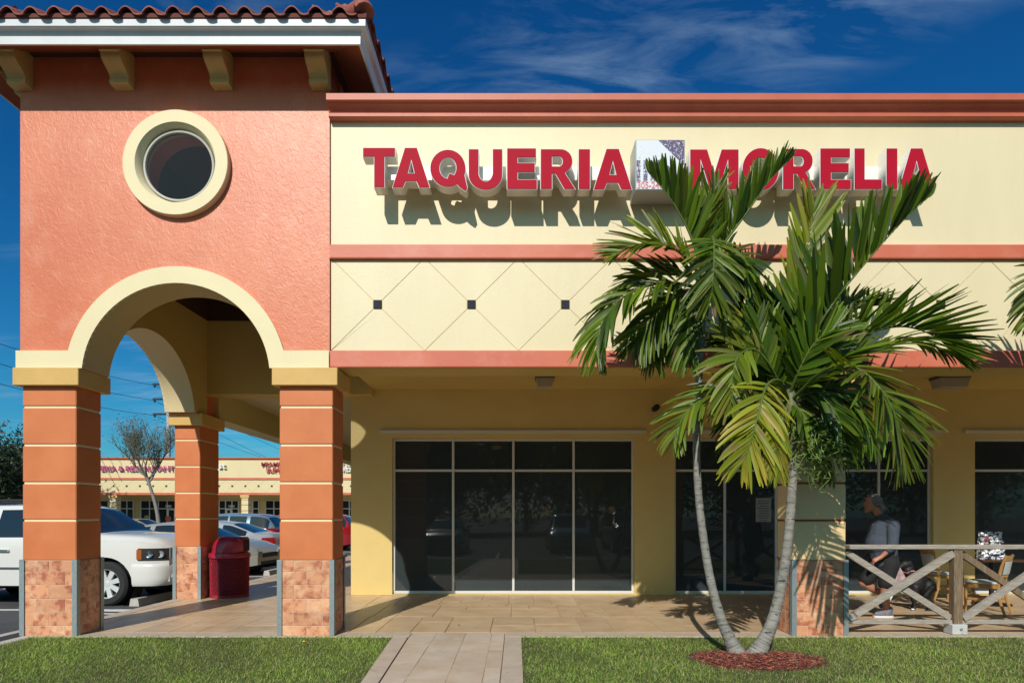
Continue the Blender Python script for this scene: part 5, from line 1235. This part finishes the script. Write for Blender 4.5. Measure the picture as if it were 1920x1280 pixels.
# ================================================================== PALMS
M_FROND = mat('palm_leaf', (.05, .12, .02), .42, vcol=True, trans=.26, spec=.32)
M_RACH = mat('palm_rachis', (.085, .12, .022), .55, spec=.3)
M_TRUNK = mat('palm_trunk', (.31, .295, .265), .85, col2=(.20, .19, .165), nscale=7, stretch=(1, 1, 3), bump=.9, bscale=26, bdist=.01, bstretch=(1, 1, 2.6), wear=(.045, .04, .035), wscale=8, wramp=(.57, .63))
M_SHAFT = mat('palm_crownshaft', (.10, .14, .05), .5, col2=(.14, .12, .05), nscale=4, bump=.2)
GREEN = [(.038, .085, .005), (.062, .125, .006), (.105, .175, .008), (.022, .052, .004)]
YEL = [(.34, .33, .02), (.25, .29, .018), (.38, .31, .04)]
def frond(parent, pts, Lf, Wf, N, V=20, droop=.25, ang=(62, 24), n=34, yel=.05, seed=0, t0=.14, twist=0, side=0, droop_dir=(0, 0, -1), prof=.5, taper=0, wmul=1.0):
    n = int(n * 1.15)
    rg = random.Random(seed); C_ = catmull(pts, 40); m = MB(); cols = []
    N = Vector(N).normalized(); G = Vector(droop_dir)
    def frame(t):
        x = t * 40; i = min(int(x), 39); p = C_[i].lerp(C_[i + 1], x - i); T = (C_[min(i + 2, 40)] - C_[max(i - 1, 0)]).normalized()
        n_ = (N - T * N.dot(T)).normalized(); return p, T, n_, T.cross(n_)
    for k_ in range(n):
        t = t0 + (1 - t0) * (k_ + .3) / n
        for s_ in (1, -1):
            if side and s_ != side and rg.random() < .8: continue
            if rg.random() < .03: continue
            p, T, n_, S_ = frame(min(.999, t + rg.uniform(-.006, .006)))
            u = (t - t0) / (1 - t0); a = R(ang[0] + (ang[1] - ang[0]) * u ** 1.2 + rg.uniform(-9, 9)); v = R(V + rg.uniform(-15, 15))
            d = (T * math.cos(a) + (S_ * s_ * math.cos(v) + n_ * math.sin(v)) * math.sin(a)).normalized()
            L = Lf * (prof + (1 - prof) * math.sin(math.pi * min(1, .12 + u * .80))) * (1 - .35 * max(0, u - .8) / .2) * (1 - taper * u) * rg.uniform(.88, 1.06)
            w0 = Wf * wmul * (.75 + .35 * math.sin(math.pi * min(1, u + .15))) * rg.uniform(.8, 1.15); dr = droop * rg.uniform(.6, 1.5)
            wv = (T - d * T.dot(d)).normalized(); nv = d.cross(wv).normalized()
            if nv.dot(n_) < 0: nv = -nv
            tw = R(rg.uniform(-38, 38) + twist); wv = (wv * math.cos(tw) + nv * math.sin(tw)).normalized(); P = []; ns = 6; pos = p.copy(); dd = d.copy()
            for i in range(ns + 1):
                q_ = i / ns; w = w0 * (.38 + .62 * min(1, q_ / .25)) * (1 if q_ < .45 else (1 - (q_ - .45) / .55) ** .6 * .78 + .22) * .5
                ww = (wv - dd * wv.dot(dd)).normalized(); nn = dd.cross(ww).normalized()
                if nn.dot(nv) < 0: nn = -nn
                P.append([pos - ww * w + nn * w * .28, pos, pos + ww * w + nn * w * .28]); dd = (dd + G * dr * (.10 + .30 * q_)).normalized(); pos = pos + dd * L / ns
            c = list(rg.choice(GREEN)); f = rg.uniform(.8, 1.25); c = [x * f for x in c]; y_ = yel + rg.uniform(-.12, .12)
            yc = rg.choice(YEL); y_ = max(0, min(1, y_)); brown = rg.random() < (.03 + yel * .07)
            for i in range(ns + 1):
                yy = min(1, y_ * (.7 + .5 * i / ns)); cc = [c[j] * (1 - yy) + yc[j] * yy for j in range(3)]
                if brown and i >= ns - 2: cc = [.24, .18, .08]
                if rg.random() < .012 and yel > .15: cc = [.20, .14, .05]
                cols += [cc] * 3
            m.grid(P)
    me = m.mesh('frond', fix=False); ca = me.color_attributes.new('tone', 'FLOAT_COLOR', 'POINT'); ca.data.foreach_set('color', [x for c in cols for x in (*c, 1)])
    fo = obj('frond', me, M_FROND, parent, sm=None); smooth(fo.data)
    k3 = MB().tube(C_, [.018 * (1 - .9 * i / 40) ** 1.2 + .0015 for i in range(41)], 6); obj('rachis', k3, M_RACH, fo, sm=60); return fo
def trunk(parent, pts, rad, n=90):
    C_ = catmull(pts, n); rr = []
    for i in range(n + 1):
        u = i / n; r_ = float(np.interp(u, [a for a, _ in rad], [b for _, b in rad])); rr.append(r_ * (1 + (.035 if i % 3 == 0 else -.012) + .02 * math.sin(i * 1.7)))
    obj('trunk', MB().tube(C_, rr, 18), M_TRUNK, parent, sm=60)
PA = -.94
def a3(px, py, Y=PA): return at(px, py, Y)
def scars(parent, pts, rad, n):
    C_ = catmull(pts, 120); m = MB(); rg_ = random.Random(n)
    for k_ in range(n):
        u = .06 + .9 * k_ / n + rg_.uniform(-.006, .006); i = int(u * 119); r_ = float(np.interp(u, [a for a, _ in rad], [b for _, b in rad])) * 1.035
        p, q_ = C_[i], C_[i] + (C_[i + 1] - C_[i]).normalized() * rg_.uniform(.006, .012); m.tube([p, q_], [r_, r_], 14, cap=False)
    obj('leaf_scar', m, mat('scar_grey', (.10, .095, .085), .95, col2=(.26, .25, .23), nscale=14), parent, sm=60, kind='stuff')
palmA = thing('palm_tree', 'left palm of the pair, its thin trunk rising to a crown before the sign', 'palm tree', (wx(1380, PA), PA, 0), group='palms on the lawn')
trunk(palmA, [a3(1384, 1232), a3(1368, 1196), a3(1352, 1160), a3(1333, 1090), a3(1320, 1015), a3(1310, 930), a3(1306, 840), a3(1309, 740), a3(1314, 650), a3(1319, 575)],
      [(0, .105), (.05, .082), (.12, .062), (.3, .044), (.55, .038), (.8, .037), (1, .036)])
scars(palmA, [a3(1384, 1232), a3(1368, 1196), a3(1352, 1160), a3(1333, 1090), a3(1320, 1015), a3(1310, 930), a3(1306, 840), a3(1309, 740), a3(1314, 650), a3(1319, 575)], [(0, .105), (.05, .082), (.12, .062), (.3, .044), (.55, .038), (.8, .037), (1, .036)], 46)
obj('crownshaft', MB().tube(catmull([a3(1318, 600), a3(1322, 540), a3(1324, 480), a3(1326, 440)], 10), [.043, .056, .062, .062, .060, .054, .046, .038, .03, .022, .014], 14), M_SHAFT, palmA, sm=60)
F = frond; up = (0, -.15, 1)
A = palmA; a0 = (1322, 490)
def P3(*l): return [a3(p[0], p[1], PA + (p[2] if len(p) > 2 else 0)) for p in l]
# leaf bases start at the crown, tips as in the photograph; third value = metres towards (-) or away from the viewer
F(A, P3((1318, 520), (1298, 450, -.05), (1262, 380, -.1), (1215, 322, -.12)), .60, .055, (.55, -.2, 1), 62, -.02, (54, 20), 34, .03, 1, taper=.50)
F(A, P3((1322, 520), (1352, 465, .05), (1398, 402, .1), (1442, 340, .12), (1482, 298, .12)), .56, .052, (-.7, -.15, 1), 62, -.02, (56, 18), 40, .04, 2, taper=.45)
F(A, P3((1318, 530), (1325, 430, .15), (1335, 370, .22), (1345, 345, .25)), .34, .05, (-.2, -1, .3), 30, .03, (40, 18), 20, .15, 3)
F(A, P3((1318, 520), (1270, 470, -.15), (1215, 455, -.22), (1150, 478, -.25)), .50, .042, (-.1, -.75, .8), 16, .12, (66, 24), 38, .22, 4)
F(A, P3((1318, 525), (1270, 515, .1), (1210, 520, .15), (1160, 560, .15)), .52, .045, (0, -.2, 1), 22, .22, (60, 25), 28, .03, 41)
F(A, P3((1315, 540), (1240, 530, -.15), (1165, 560, -.28), (1125, 615, -.32), (1118, 668, -.30)), .50, .042, (-.4, -.7, .6), 6, .55, (48, 22), 42, .08, 5)
F(A, P3((1315, 545), (1262, 560, .05), (1215, 610, .08), (1190, 650, .08)), .48, .045, (-.2, -.8, .4), 5, .55, (55, 22), 28, .02, 6)
F(A, P3((1322, 520), (1331, 455, -.25), (1338, 448, -.45), (1339, 480, -.62), (1337, 525, -.66), (1334, 556, -.64)), .44, .040, (0, -1, .25), -4, .22, (70, 20), 30, .12, 7, t0=.40)
F(A, P3((1325, 525), (1362, 480, -.1), (1400, 500, -.15), (1412, 560, -.12)), .42, .045, (.3, -.7, .7), 8, .40, (60, 25), 26, .02, 8)
F(A, P3((1325, 535), (1375, 520, .15), (1425, 560, .22), (1440, 640, .22)), .52, .05, (.4, -.5, .7), 8, .45, (58, 25), 30, .02, 9)
F(A, P3((1318, 545), (1300, 580, -.12), (1288, 630, -.16), (1290, 680, -.15)), .38, .038, (-.2, -1, .2), 2, .7, (42, 20), 26, .06, 10)
F(A, P3((1325, 545), (1352, 570, -.05), (1372, 610, -.08), (1375, 660, -.08)), .36, .035, (.2, -1, .2), 2, .7, (42, 18), 26, .55, 11)
F(A, P3((1318, 545), (1250, 575, .2), (1225, 630, .25), (1228, 680, .25)), .42, .042, (-.3, -.8, .2), 2, .7, (45, 20), 24, .0, 12)
palmB = thing('palm_tree', 'right palm of the pair, lower and fuller, leaning towards the tiled pillar', 'palm tree', (wx(1415, PA), PA, 0), group='palms on the lawn')
trunk(palmB, [a3(1412, 1238), a3(1430, 1205), a3(1448, 1165), a3(1466, 1090), a3(1477, 1015), a3(1484, 930), a3(1487, 860), a3(1486, 800)],
      [(0, .125), (.06, .10), (.15, .075), (.35, .054), (.6, .047), (1, .044)])
scars(palmB, [a3(1412, 1238), a3(1430, 1205), a3(1448, 1165), a3(1466, 1090), a3(1477, 1015), a3(1484, 930), a3(1487, 860), a3(1486, 800)], [(0, .125), (.06, .10), (.15, .075), (.35, .054), (.6, .047), (1, .044)], 34)
obj('crownshaft', MB().tube(catmull([a3(1486, 820), a3(1484, 770), a3(1480, 720), a3(1476, 660)], 10), [.053, .066, .072, .074, .07, .062, .054, .044, .034, .026, .016], 14), M_SHAFT, palmB, sm=60)
B = palmB
F(B, P3((1480, 745), (1508, 660, -.05), (1560, 572, -.12), (1630, 484, -.2), (1695, 412, -.25), (1742, 368, -.28)), 1.02, .080, (-.75, -.2, .8), 64, -.03, (58, 26), 34, .0, 21, t0=.10, taper=.60)
F(B, P3((1478, 745), (1480, 640, .2), (1498, 540, .3), (1518, 440, .35), (1524, 395, .36)), .62, .07, (-.1, -1, .1), 20, .0, (36, 16), 22, .38, 22)
F(B, P3((1476, 745), (1450, 660, .1), (1420, 590, .15), (1400, 530, .15)), .62, .075, (.5, -.6, .6), 25, .02, (40, 18), 22, .0, 23)
F(B, P3((1480, 748), (1535, 680, 0), (1610, 632, 0), (1690, 612, .05), (1755, 632, .08), (1790, 668, .08)), .66, .05, (-.15, -.35, 1), 50, .0, (62, 16), 44, .02, 24)
F(B, P3((1480, 750), (1550, 700, .05), (1640, 655, .1), (1720, 640, .12), (1790, 668, .12)), .55, .05, (0, -.2, 1), 14, .45, (50, 22), 30, .0, 25)
F(B, P3((1482, 752), (1545, 695, -.55), (1605, 690, -.9), (1655, 735, -1.1), (1685, 800, -1.15), (1690, 865, -1.12)), .60, .040, (.5, -1, .45), 6, .16, (70, 24), 46, .16, 26, t0=.26)
F(B, P3((1478, 750), (1462, 715, -.45), (1438, 722, -.75), (1422, 775, -.92), (1408, 830, -.95), (1392, 870, -.92)), .44, .045, (-.15, -1, .3), 0, .30, (60, 20), 26, .80, 27, t0=.38)
F(B, P3((1476, 748), (1440, 680, -.3), (1410, 655, -.42), (1382, 672, -.52), (1372, 720, -.54), (1370, 765, -.52)), .44, .044, (-.3, -1, .4), 4, .35, (62, 22), 30, .28, 28, t0=.30)
F(B, P3((1474, 755), (1410, 730, -.15), (1340, 735, -.25), (1285, 775, -.3), (1262, 830, -.3)), .44, .040, (-.3, -.7, .7), 6, .42, (52, 22), 36, .22, 29)
F(B, P3((1476, 752), (1420, 700, .1), (1385, 650, .15), (1350, 640, .15)), .50, .055, (-.2, -.5, .8), 10, .35, (55, 22), 26, .02, 30)
F(B, P3((1480, 755), (1530, 760, .15), (1575, 800, .2), (1595, 850, .2)), .50, .045, (.3, -.8, .3), 2, .6, (45, 20), 30, .0, 31)
F(B, P3((1480, 755), (1500, 770, -.15), (1520, 800, -.22), (1528, 840, -.22)), .36, .045, (.2, -1, .2), 2, .6, (45, 20), 22, .0, 32)
F(B, P3((1482, 748), (1530, 700, -.15), (1590, 665, -.2), (1650, 655, -.2)), .48, .055, (-.2, -.6, .8), 20, .15, (55, 20), 26, .15, 33)
F(B, P3((1476, 745), (1450, 700, -.2), (1430, 650, -.25), (1420, 600, -.25)), .46, .06, (.1, -1, .3), 15, .05, (48, 20), 20, .05, 34)
F(B, P3((1478, 745), (1500, 690, -.2), (1530, 640, -.28), (1570, 610, -.3)), .46, .06, (-.2, -1, .4), 15, .1, (50, 20), 22, .02, 35)
F(B, P3((1478, 752), (1450, 770, .12), (1425, 810, .18), (1415, 850, .18)), .42, .042, (-.2, -.9, .2), 2, .6, (45, 20), 26, .0, 36)
F(B, P3((1482, 752), (1560, 720, .25), (1640, 730, .3), (1680, 790, .3)), .50, .045, (.2, -.6, .5), 5, .5, (55, 22), 30, .0, 37)
F(B, P3((1482, 752), (1530, 735, -.1), (1570, 780, -.15), (1590, 850, -.15)), .46, .045, (.3, -1, .3), 2, .55, (52, 20), 30, .05, 61)
F(B, P3((1482, 752), (1555, 725, .1), (1610, 760, .12), (1640, 840, .12)), .48, .045, (.3, -.9, .4), 2, .5, (52, 20), 30, .0, 62)
F(B, P3((1482, 755), (1520, 770, .05), (1545, 830, .08), (1550, 890, .08)), .40, .042, (.2, -1, .2), 0, .6, (45, 20), 26, .3, 63)
F(B, P3((1480, 755), (1465, 790, -.1), (1455, 840, -.12), (1460, 890, -.12)), .34, .040, (-.1, -1, .2), 0, .6, (42, 20), 24, .55, 64)
F(B, P3((1478, 740), (1440, 640, .25), (1400, 560, .35), (1375, 500, .35)), .55, .06, (.6, -.5, .7), 30, .05, (50, 20), 30, .0, 71)
F(B, P3((1480, 740), (1530, 640, .3), (1575, 590, .4), (1625, 575, .4)), .55, .055, (-.3, -.5, .8), 30, .1, (54, 20), 30, .0, 72)
F(B, P3((1478, 745), (1430, 730, .25), (1390, 770, .3), (1375, 840, .3)), .48, .05, (-.3, -.8, .4), 4, .45, (52, 20), 28, .0, 73)
F(B, P3((1478, 740), (1455, 700, .3), (1440, 640, .4), (1470, 580, .4)), .60, .06, (0, -1, .3), 10, .1, (50, 20), 24, .0, 74)
F(A, P3((1322, 530), (1355, 500, .25), (1385, 530, .3), (1400, 600, .3)), .44, .045, (.3, -.8, .4), 6, .45, (55, 22), 28, .0, 75)
F(A, P3((1318, 535), (1290, 560, .2), (1270, 610, .25), (1265, 660, .25)), .40, .042, (-.2, -1, .2), 2, .6, (48, 20), 26, .0, 76)
# wispy flower stalks hanging under the right crown
fs = MB(); rg = random.Random(12)
for k_ in range(9):
    e_ = a3(rg.uniform(1490, 1570), rg.uniform(840, 900), PA - rg.uniform(-.1, .3)); s0 = a3(1490, 800); C_ = catmull([s0, s0.lerp(e_, .5) + Vector((0, -.05, .10)), e_], 8); fs.tube(C_, .006, 5)
    for j in range(26):
        p = C_[rg.randint(2, 8)]; q1 = p + Vector((rg.uniform(-.20, .24), rg.uniform(-.16, .16), rg.uniform(-.14, .08))); q2 = q1 + Vector((rg.uniform(-.1, .12), rg.uniform(-.08, .08), rg.uniform(-.16, .05)))
        fs.tube(catmull([p, q1, q2], 6), .0032, 3, cap=False)
obj('flower_stalk', fs, mat('stalk_green', (.17, .26, .06), .6), palmB)
# third palm, just outside the frame at the right: only its left fronds show
palmC = thing('palm_tree', 'palm at the right edge of the photo, only its left fronds in view', 'palm tree', (wx(2035, PA), PA, 0), group='palms on the lawn')
trunk(palmC, [a3(2068, 1232), a3(2072, 1150), a3(2078, 1000), a3(2076, 850), a3(2074, 680), a3(2072, 600)], [(0, .16), (.08, .11), (.5, .075), (1, .06)])
F(palmC, P3((2072, 600), (2028, 520), (1973, 510), (1943, 560), (1936, 600)), .42, .042, (-.4, -.7, .6), 6, .45, (50, 22), 36, .12, 51)
F(palmC, P3((2072, 600), (2028, 560, -.1), (1983, 580, -.15), (1963, 640, -.15)), .42, .042, (-.4, -.7, .6), 6, .5, (50, 22), 30, .3, 52)
F(palmC, P3((2072, 600), (2023, 470, .1), (2028, 380, .15), (2013, 310, .15)), .45, .05, (.5, -.4, .8), 30, .05, (50, 22), 28, .05, 53)
F(palmC, P3((2072, 600), (2128, 520), (2188, 520), (2228, 600)), .5, .045, (.4, -.5, .7), 10, .4, (55, 22), 30, .05, 54)
F(palmC, P3((2072, 600), (2098, 480), (2148, 400), (2198, 350)), .5, .05, (-.5, -.4, .8), 40, .1, (55, 22), 28, .05, 55)
F(palmC, P3((2072, 600), (2078, 560, -.4), (2083, 640, -.6), (2083, 700, -.6)), .45, .045, (0, -1, .3), 0, .3, (60, 22), 28, .1, 56, t0=.35)

# ================================================================== MULCH AND GRASS
nrg = np.random.default_rng(4)
MX, MY, MRX, MRY = 2.44, -1.14, .72, .50
mm = MB(); P = []
for i in range(13):
    rr = i / 12; P.append([(MX + MRX * rr * math.cos(a) * (1 + .08 * math.sin(3 * a + 1)), MY + MRY * rr * math.sin(a) * (1 + .08 * math.cos(2 * a)), -.035 + .055 * (1 - rr ** 2)) for a in [2 * math.pi * k_ / 40 for k_ in range(41)]])
mulch = obj('mulch_bed', MB().grid(P), mat('mulch_base', (.15, .042, .028), .95, bump=.5), sm=60); tag(mulch, 'reddish wood mulch mounded round the palm trunks', 'mulch', kind='stuff'); 
def scatter(name, cen, half_l, half_w, dirv, tilt, m, cols, label, cat, parent=None):
    """many small pointed blades or chips in one mesh: cen (n,3), dirv (n,3) unit, tilt = width axis (n,3)"""
    n = len(cen); V = np.empty((n, 4, 3)); V[:, 0] = cen - tilt * half_w; V[:, 1] = cen + tilt * half_w; tip = cen + dirv * half_l; V[:, 2] = tip + tilt * half_w * .25; V[:, 3] = tip - tilt * half_w * .25
    me = bpy.data.meshes.new(name); me.vertices.add(4 * n); me.vertices.foreach_set('co', V.reshape(-1)); me.loops.add(4 * n); me.loops.foreach_set('vertex_index', np.arange(4 * n)); me.polygons.add(n)
    me.polygons.foreach_set('loop_start', np.arange(0, 4 * n, 4)); me.update(calc_edges=True); ca = me.color_attributes.new('tone', 'FLOAT_COLOR', 'POINT')
    ca.data.foreach_set('color', np.repeat(np.concatenate([cols, np.ones((n, 1))], 1), 4, 0).ravel()); o = obj(name, me, m, parent)
    if cat: tag(o, label, cat, kind='stuff')
    else: o['kind'] = 'stuff'; o['label'] = label
    return o
n = 4200; a = nrg.random(n) * 2 * np.pi; rr = np.sqrt(nrg.random(n)) * (1.02 + np.abs(nrg.normal(0, .05, n))); cen = np.stack([MX + MRX * rr * np.cos(a) * (1 + .08 * np.sin(3 * a + 1)), MY + MRY * rr * np.sin(a) * (1 + .08 * np.cos(2 * a)), -.028 + .055 * (1 - rr ** 2) + nrg.random(n) * .012], 1)
th = nrg.random(n) * 2 * np.pi; d = np.stack([np.cos(th), np.sin(th), nrg.normal(0, .18, n)], 1); wv = np.stack([-np.sin(th), np.cos(th), nrg.normal(0, .4, n)], 1)
cc = np.array((.30, .085, .055)) * nrg.uniform(.35, 1.5, (n, 1)); cc[nrg.random(n) < .06] = (.34, .22, .12)
scatter('mulch_chips', cen, nrg.uniform(.02, .06, (n, 1)), nrg.uniform(.003, .008, (n, 1)), d, wv, mat('chip', (.2, .04, .02), .9, vcol=True), cc, 'red wood chips', None, mulch)
def grass(n, x0, x1, y0, y1, hmin, hmax, wd):
    x = nrg.uniform(x0, x1, n); y = nrg.uniform(y0, y1, n)
    edge = -1.485 + (-.05 - y) * .0675
    jit = nrg.normal(0, .012, n); ok = ((x < edge + jit) & (x > -5.81)) | (x > .062 + jit); ok &= ((x - MX) / (MRX * .97)) ** 2 + ((y - MY) / (MRY * .95)) ** 2 > 1
    x, y = x[ok], y[ok]; n = len(x); th = nrg.random(n) * 2 * np.pi; ln = nrg.uniform(.35, 2.2, n)
    d = np.stack([np.cos(th) * ln, np.sin(th) * ln, np.ones(n)], 1); d /= np.linalg.norm(d, axis=1)[:, None]; ph = th + nrg.normal(1.57, .6, n); wv = np.stack([np.cos(ph), np.sin(ph), np.zeros(n)], 1)
    f = np.sin(x * 2.1 + 1.3 * np.sin(y * 1.7)) * .5 + np.sin(x * 5.3 + y * 4.1) * .3 + nrg.normal(0, .35, n)
    hh = nrg.uniform(hmin, hmax, (n, 1)) * nrg.uniform(.7, 1.15, (n, 1)) * (1 + .25 * f[:, None].clip(-1, 1))
    g0, g1, dry = np.array((.11, .20, .022)), np.array((.34, .44, .085)), np.array((.55, .47, .22)); u = nrg.random((n, 1)); c = g0 + (g1 - g0) * u
    c *= (1 + .34 * f[:, None].clip(-1, 1)); right = np.clip((x - .5) / 3, 0, 1); pd = .07 + .15 * right + .12 * (f < -.7); c[nrg.random(n) < pd] = dry * .8
    return np.stack([x, y, np.full(n, -.014)], 1), hh, np.full((n, 1), wd) * nrg.uniform(.6, 1.3, (n, 1)), d, wv, c
A1 = grass(175000, -5.82, 6.8, -2.5, -.035, .014, .050, .0030); A2 = grass(26000, -5.8, 12, -5.1, -2.5, .02, .05, .006); A3 = grass(6000, 6.8, 12, -2.5, -.05, .03, .06, .006)
parts = [np.concatenate(z) for z in zip(A1, A2, A3)]
scatter('lawn_grass', *parts[:5], mat('grass_blade', (.07, .15, .02), .55, vcol=True, trans=.3), parts[5], 'short green lawn grass with dry straw patches in front of the walkway', 'grass')
tag(obj('fallen_flower', MB().lathe([(.012, 0), (.02, .008), (.001, .02)], 8, (at(570, 1206, -.5).x, -.5, .03)), mat('petal_yellow', (.8, .45, .02), .6)), 'tiny yellow flower lying in the grass before the right orange column', 'flower')
lv = MB()
for k_ in range(14):
    x, y = rnd.uniform(-2, 5), rnd.uniform(.3, 3.2); a = rnd.random() * 6.28; lv.add([(x, y, .004), (x + .035 * math.cos(a), y + .035 * math.sin(a), .012), (x + .05 * math.cos(a + .4), y + .05 * math.sin(a + .4), .006)], [(0, 1, 2)])
tag(obj('leaf_litter', lv, mat('dead_leaf', (.10, .05, .02), .9)), 'scattered dry leaf scraps on the paving', 'leaves', kind='stuff')
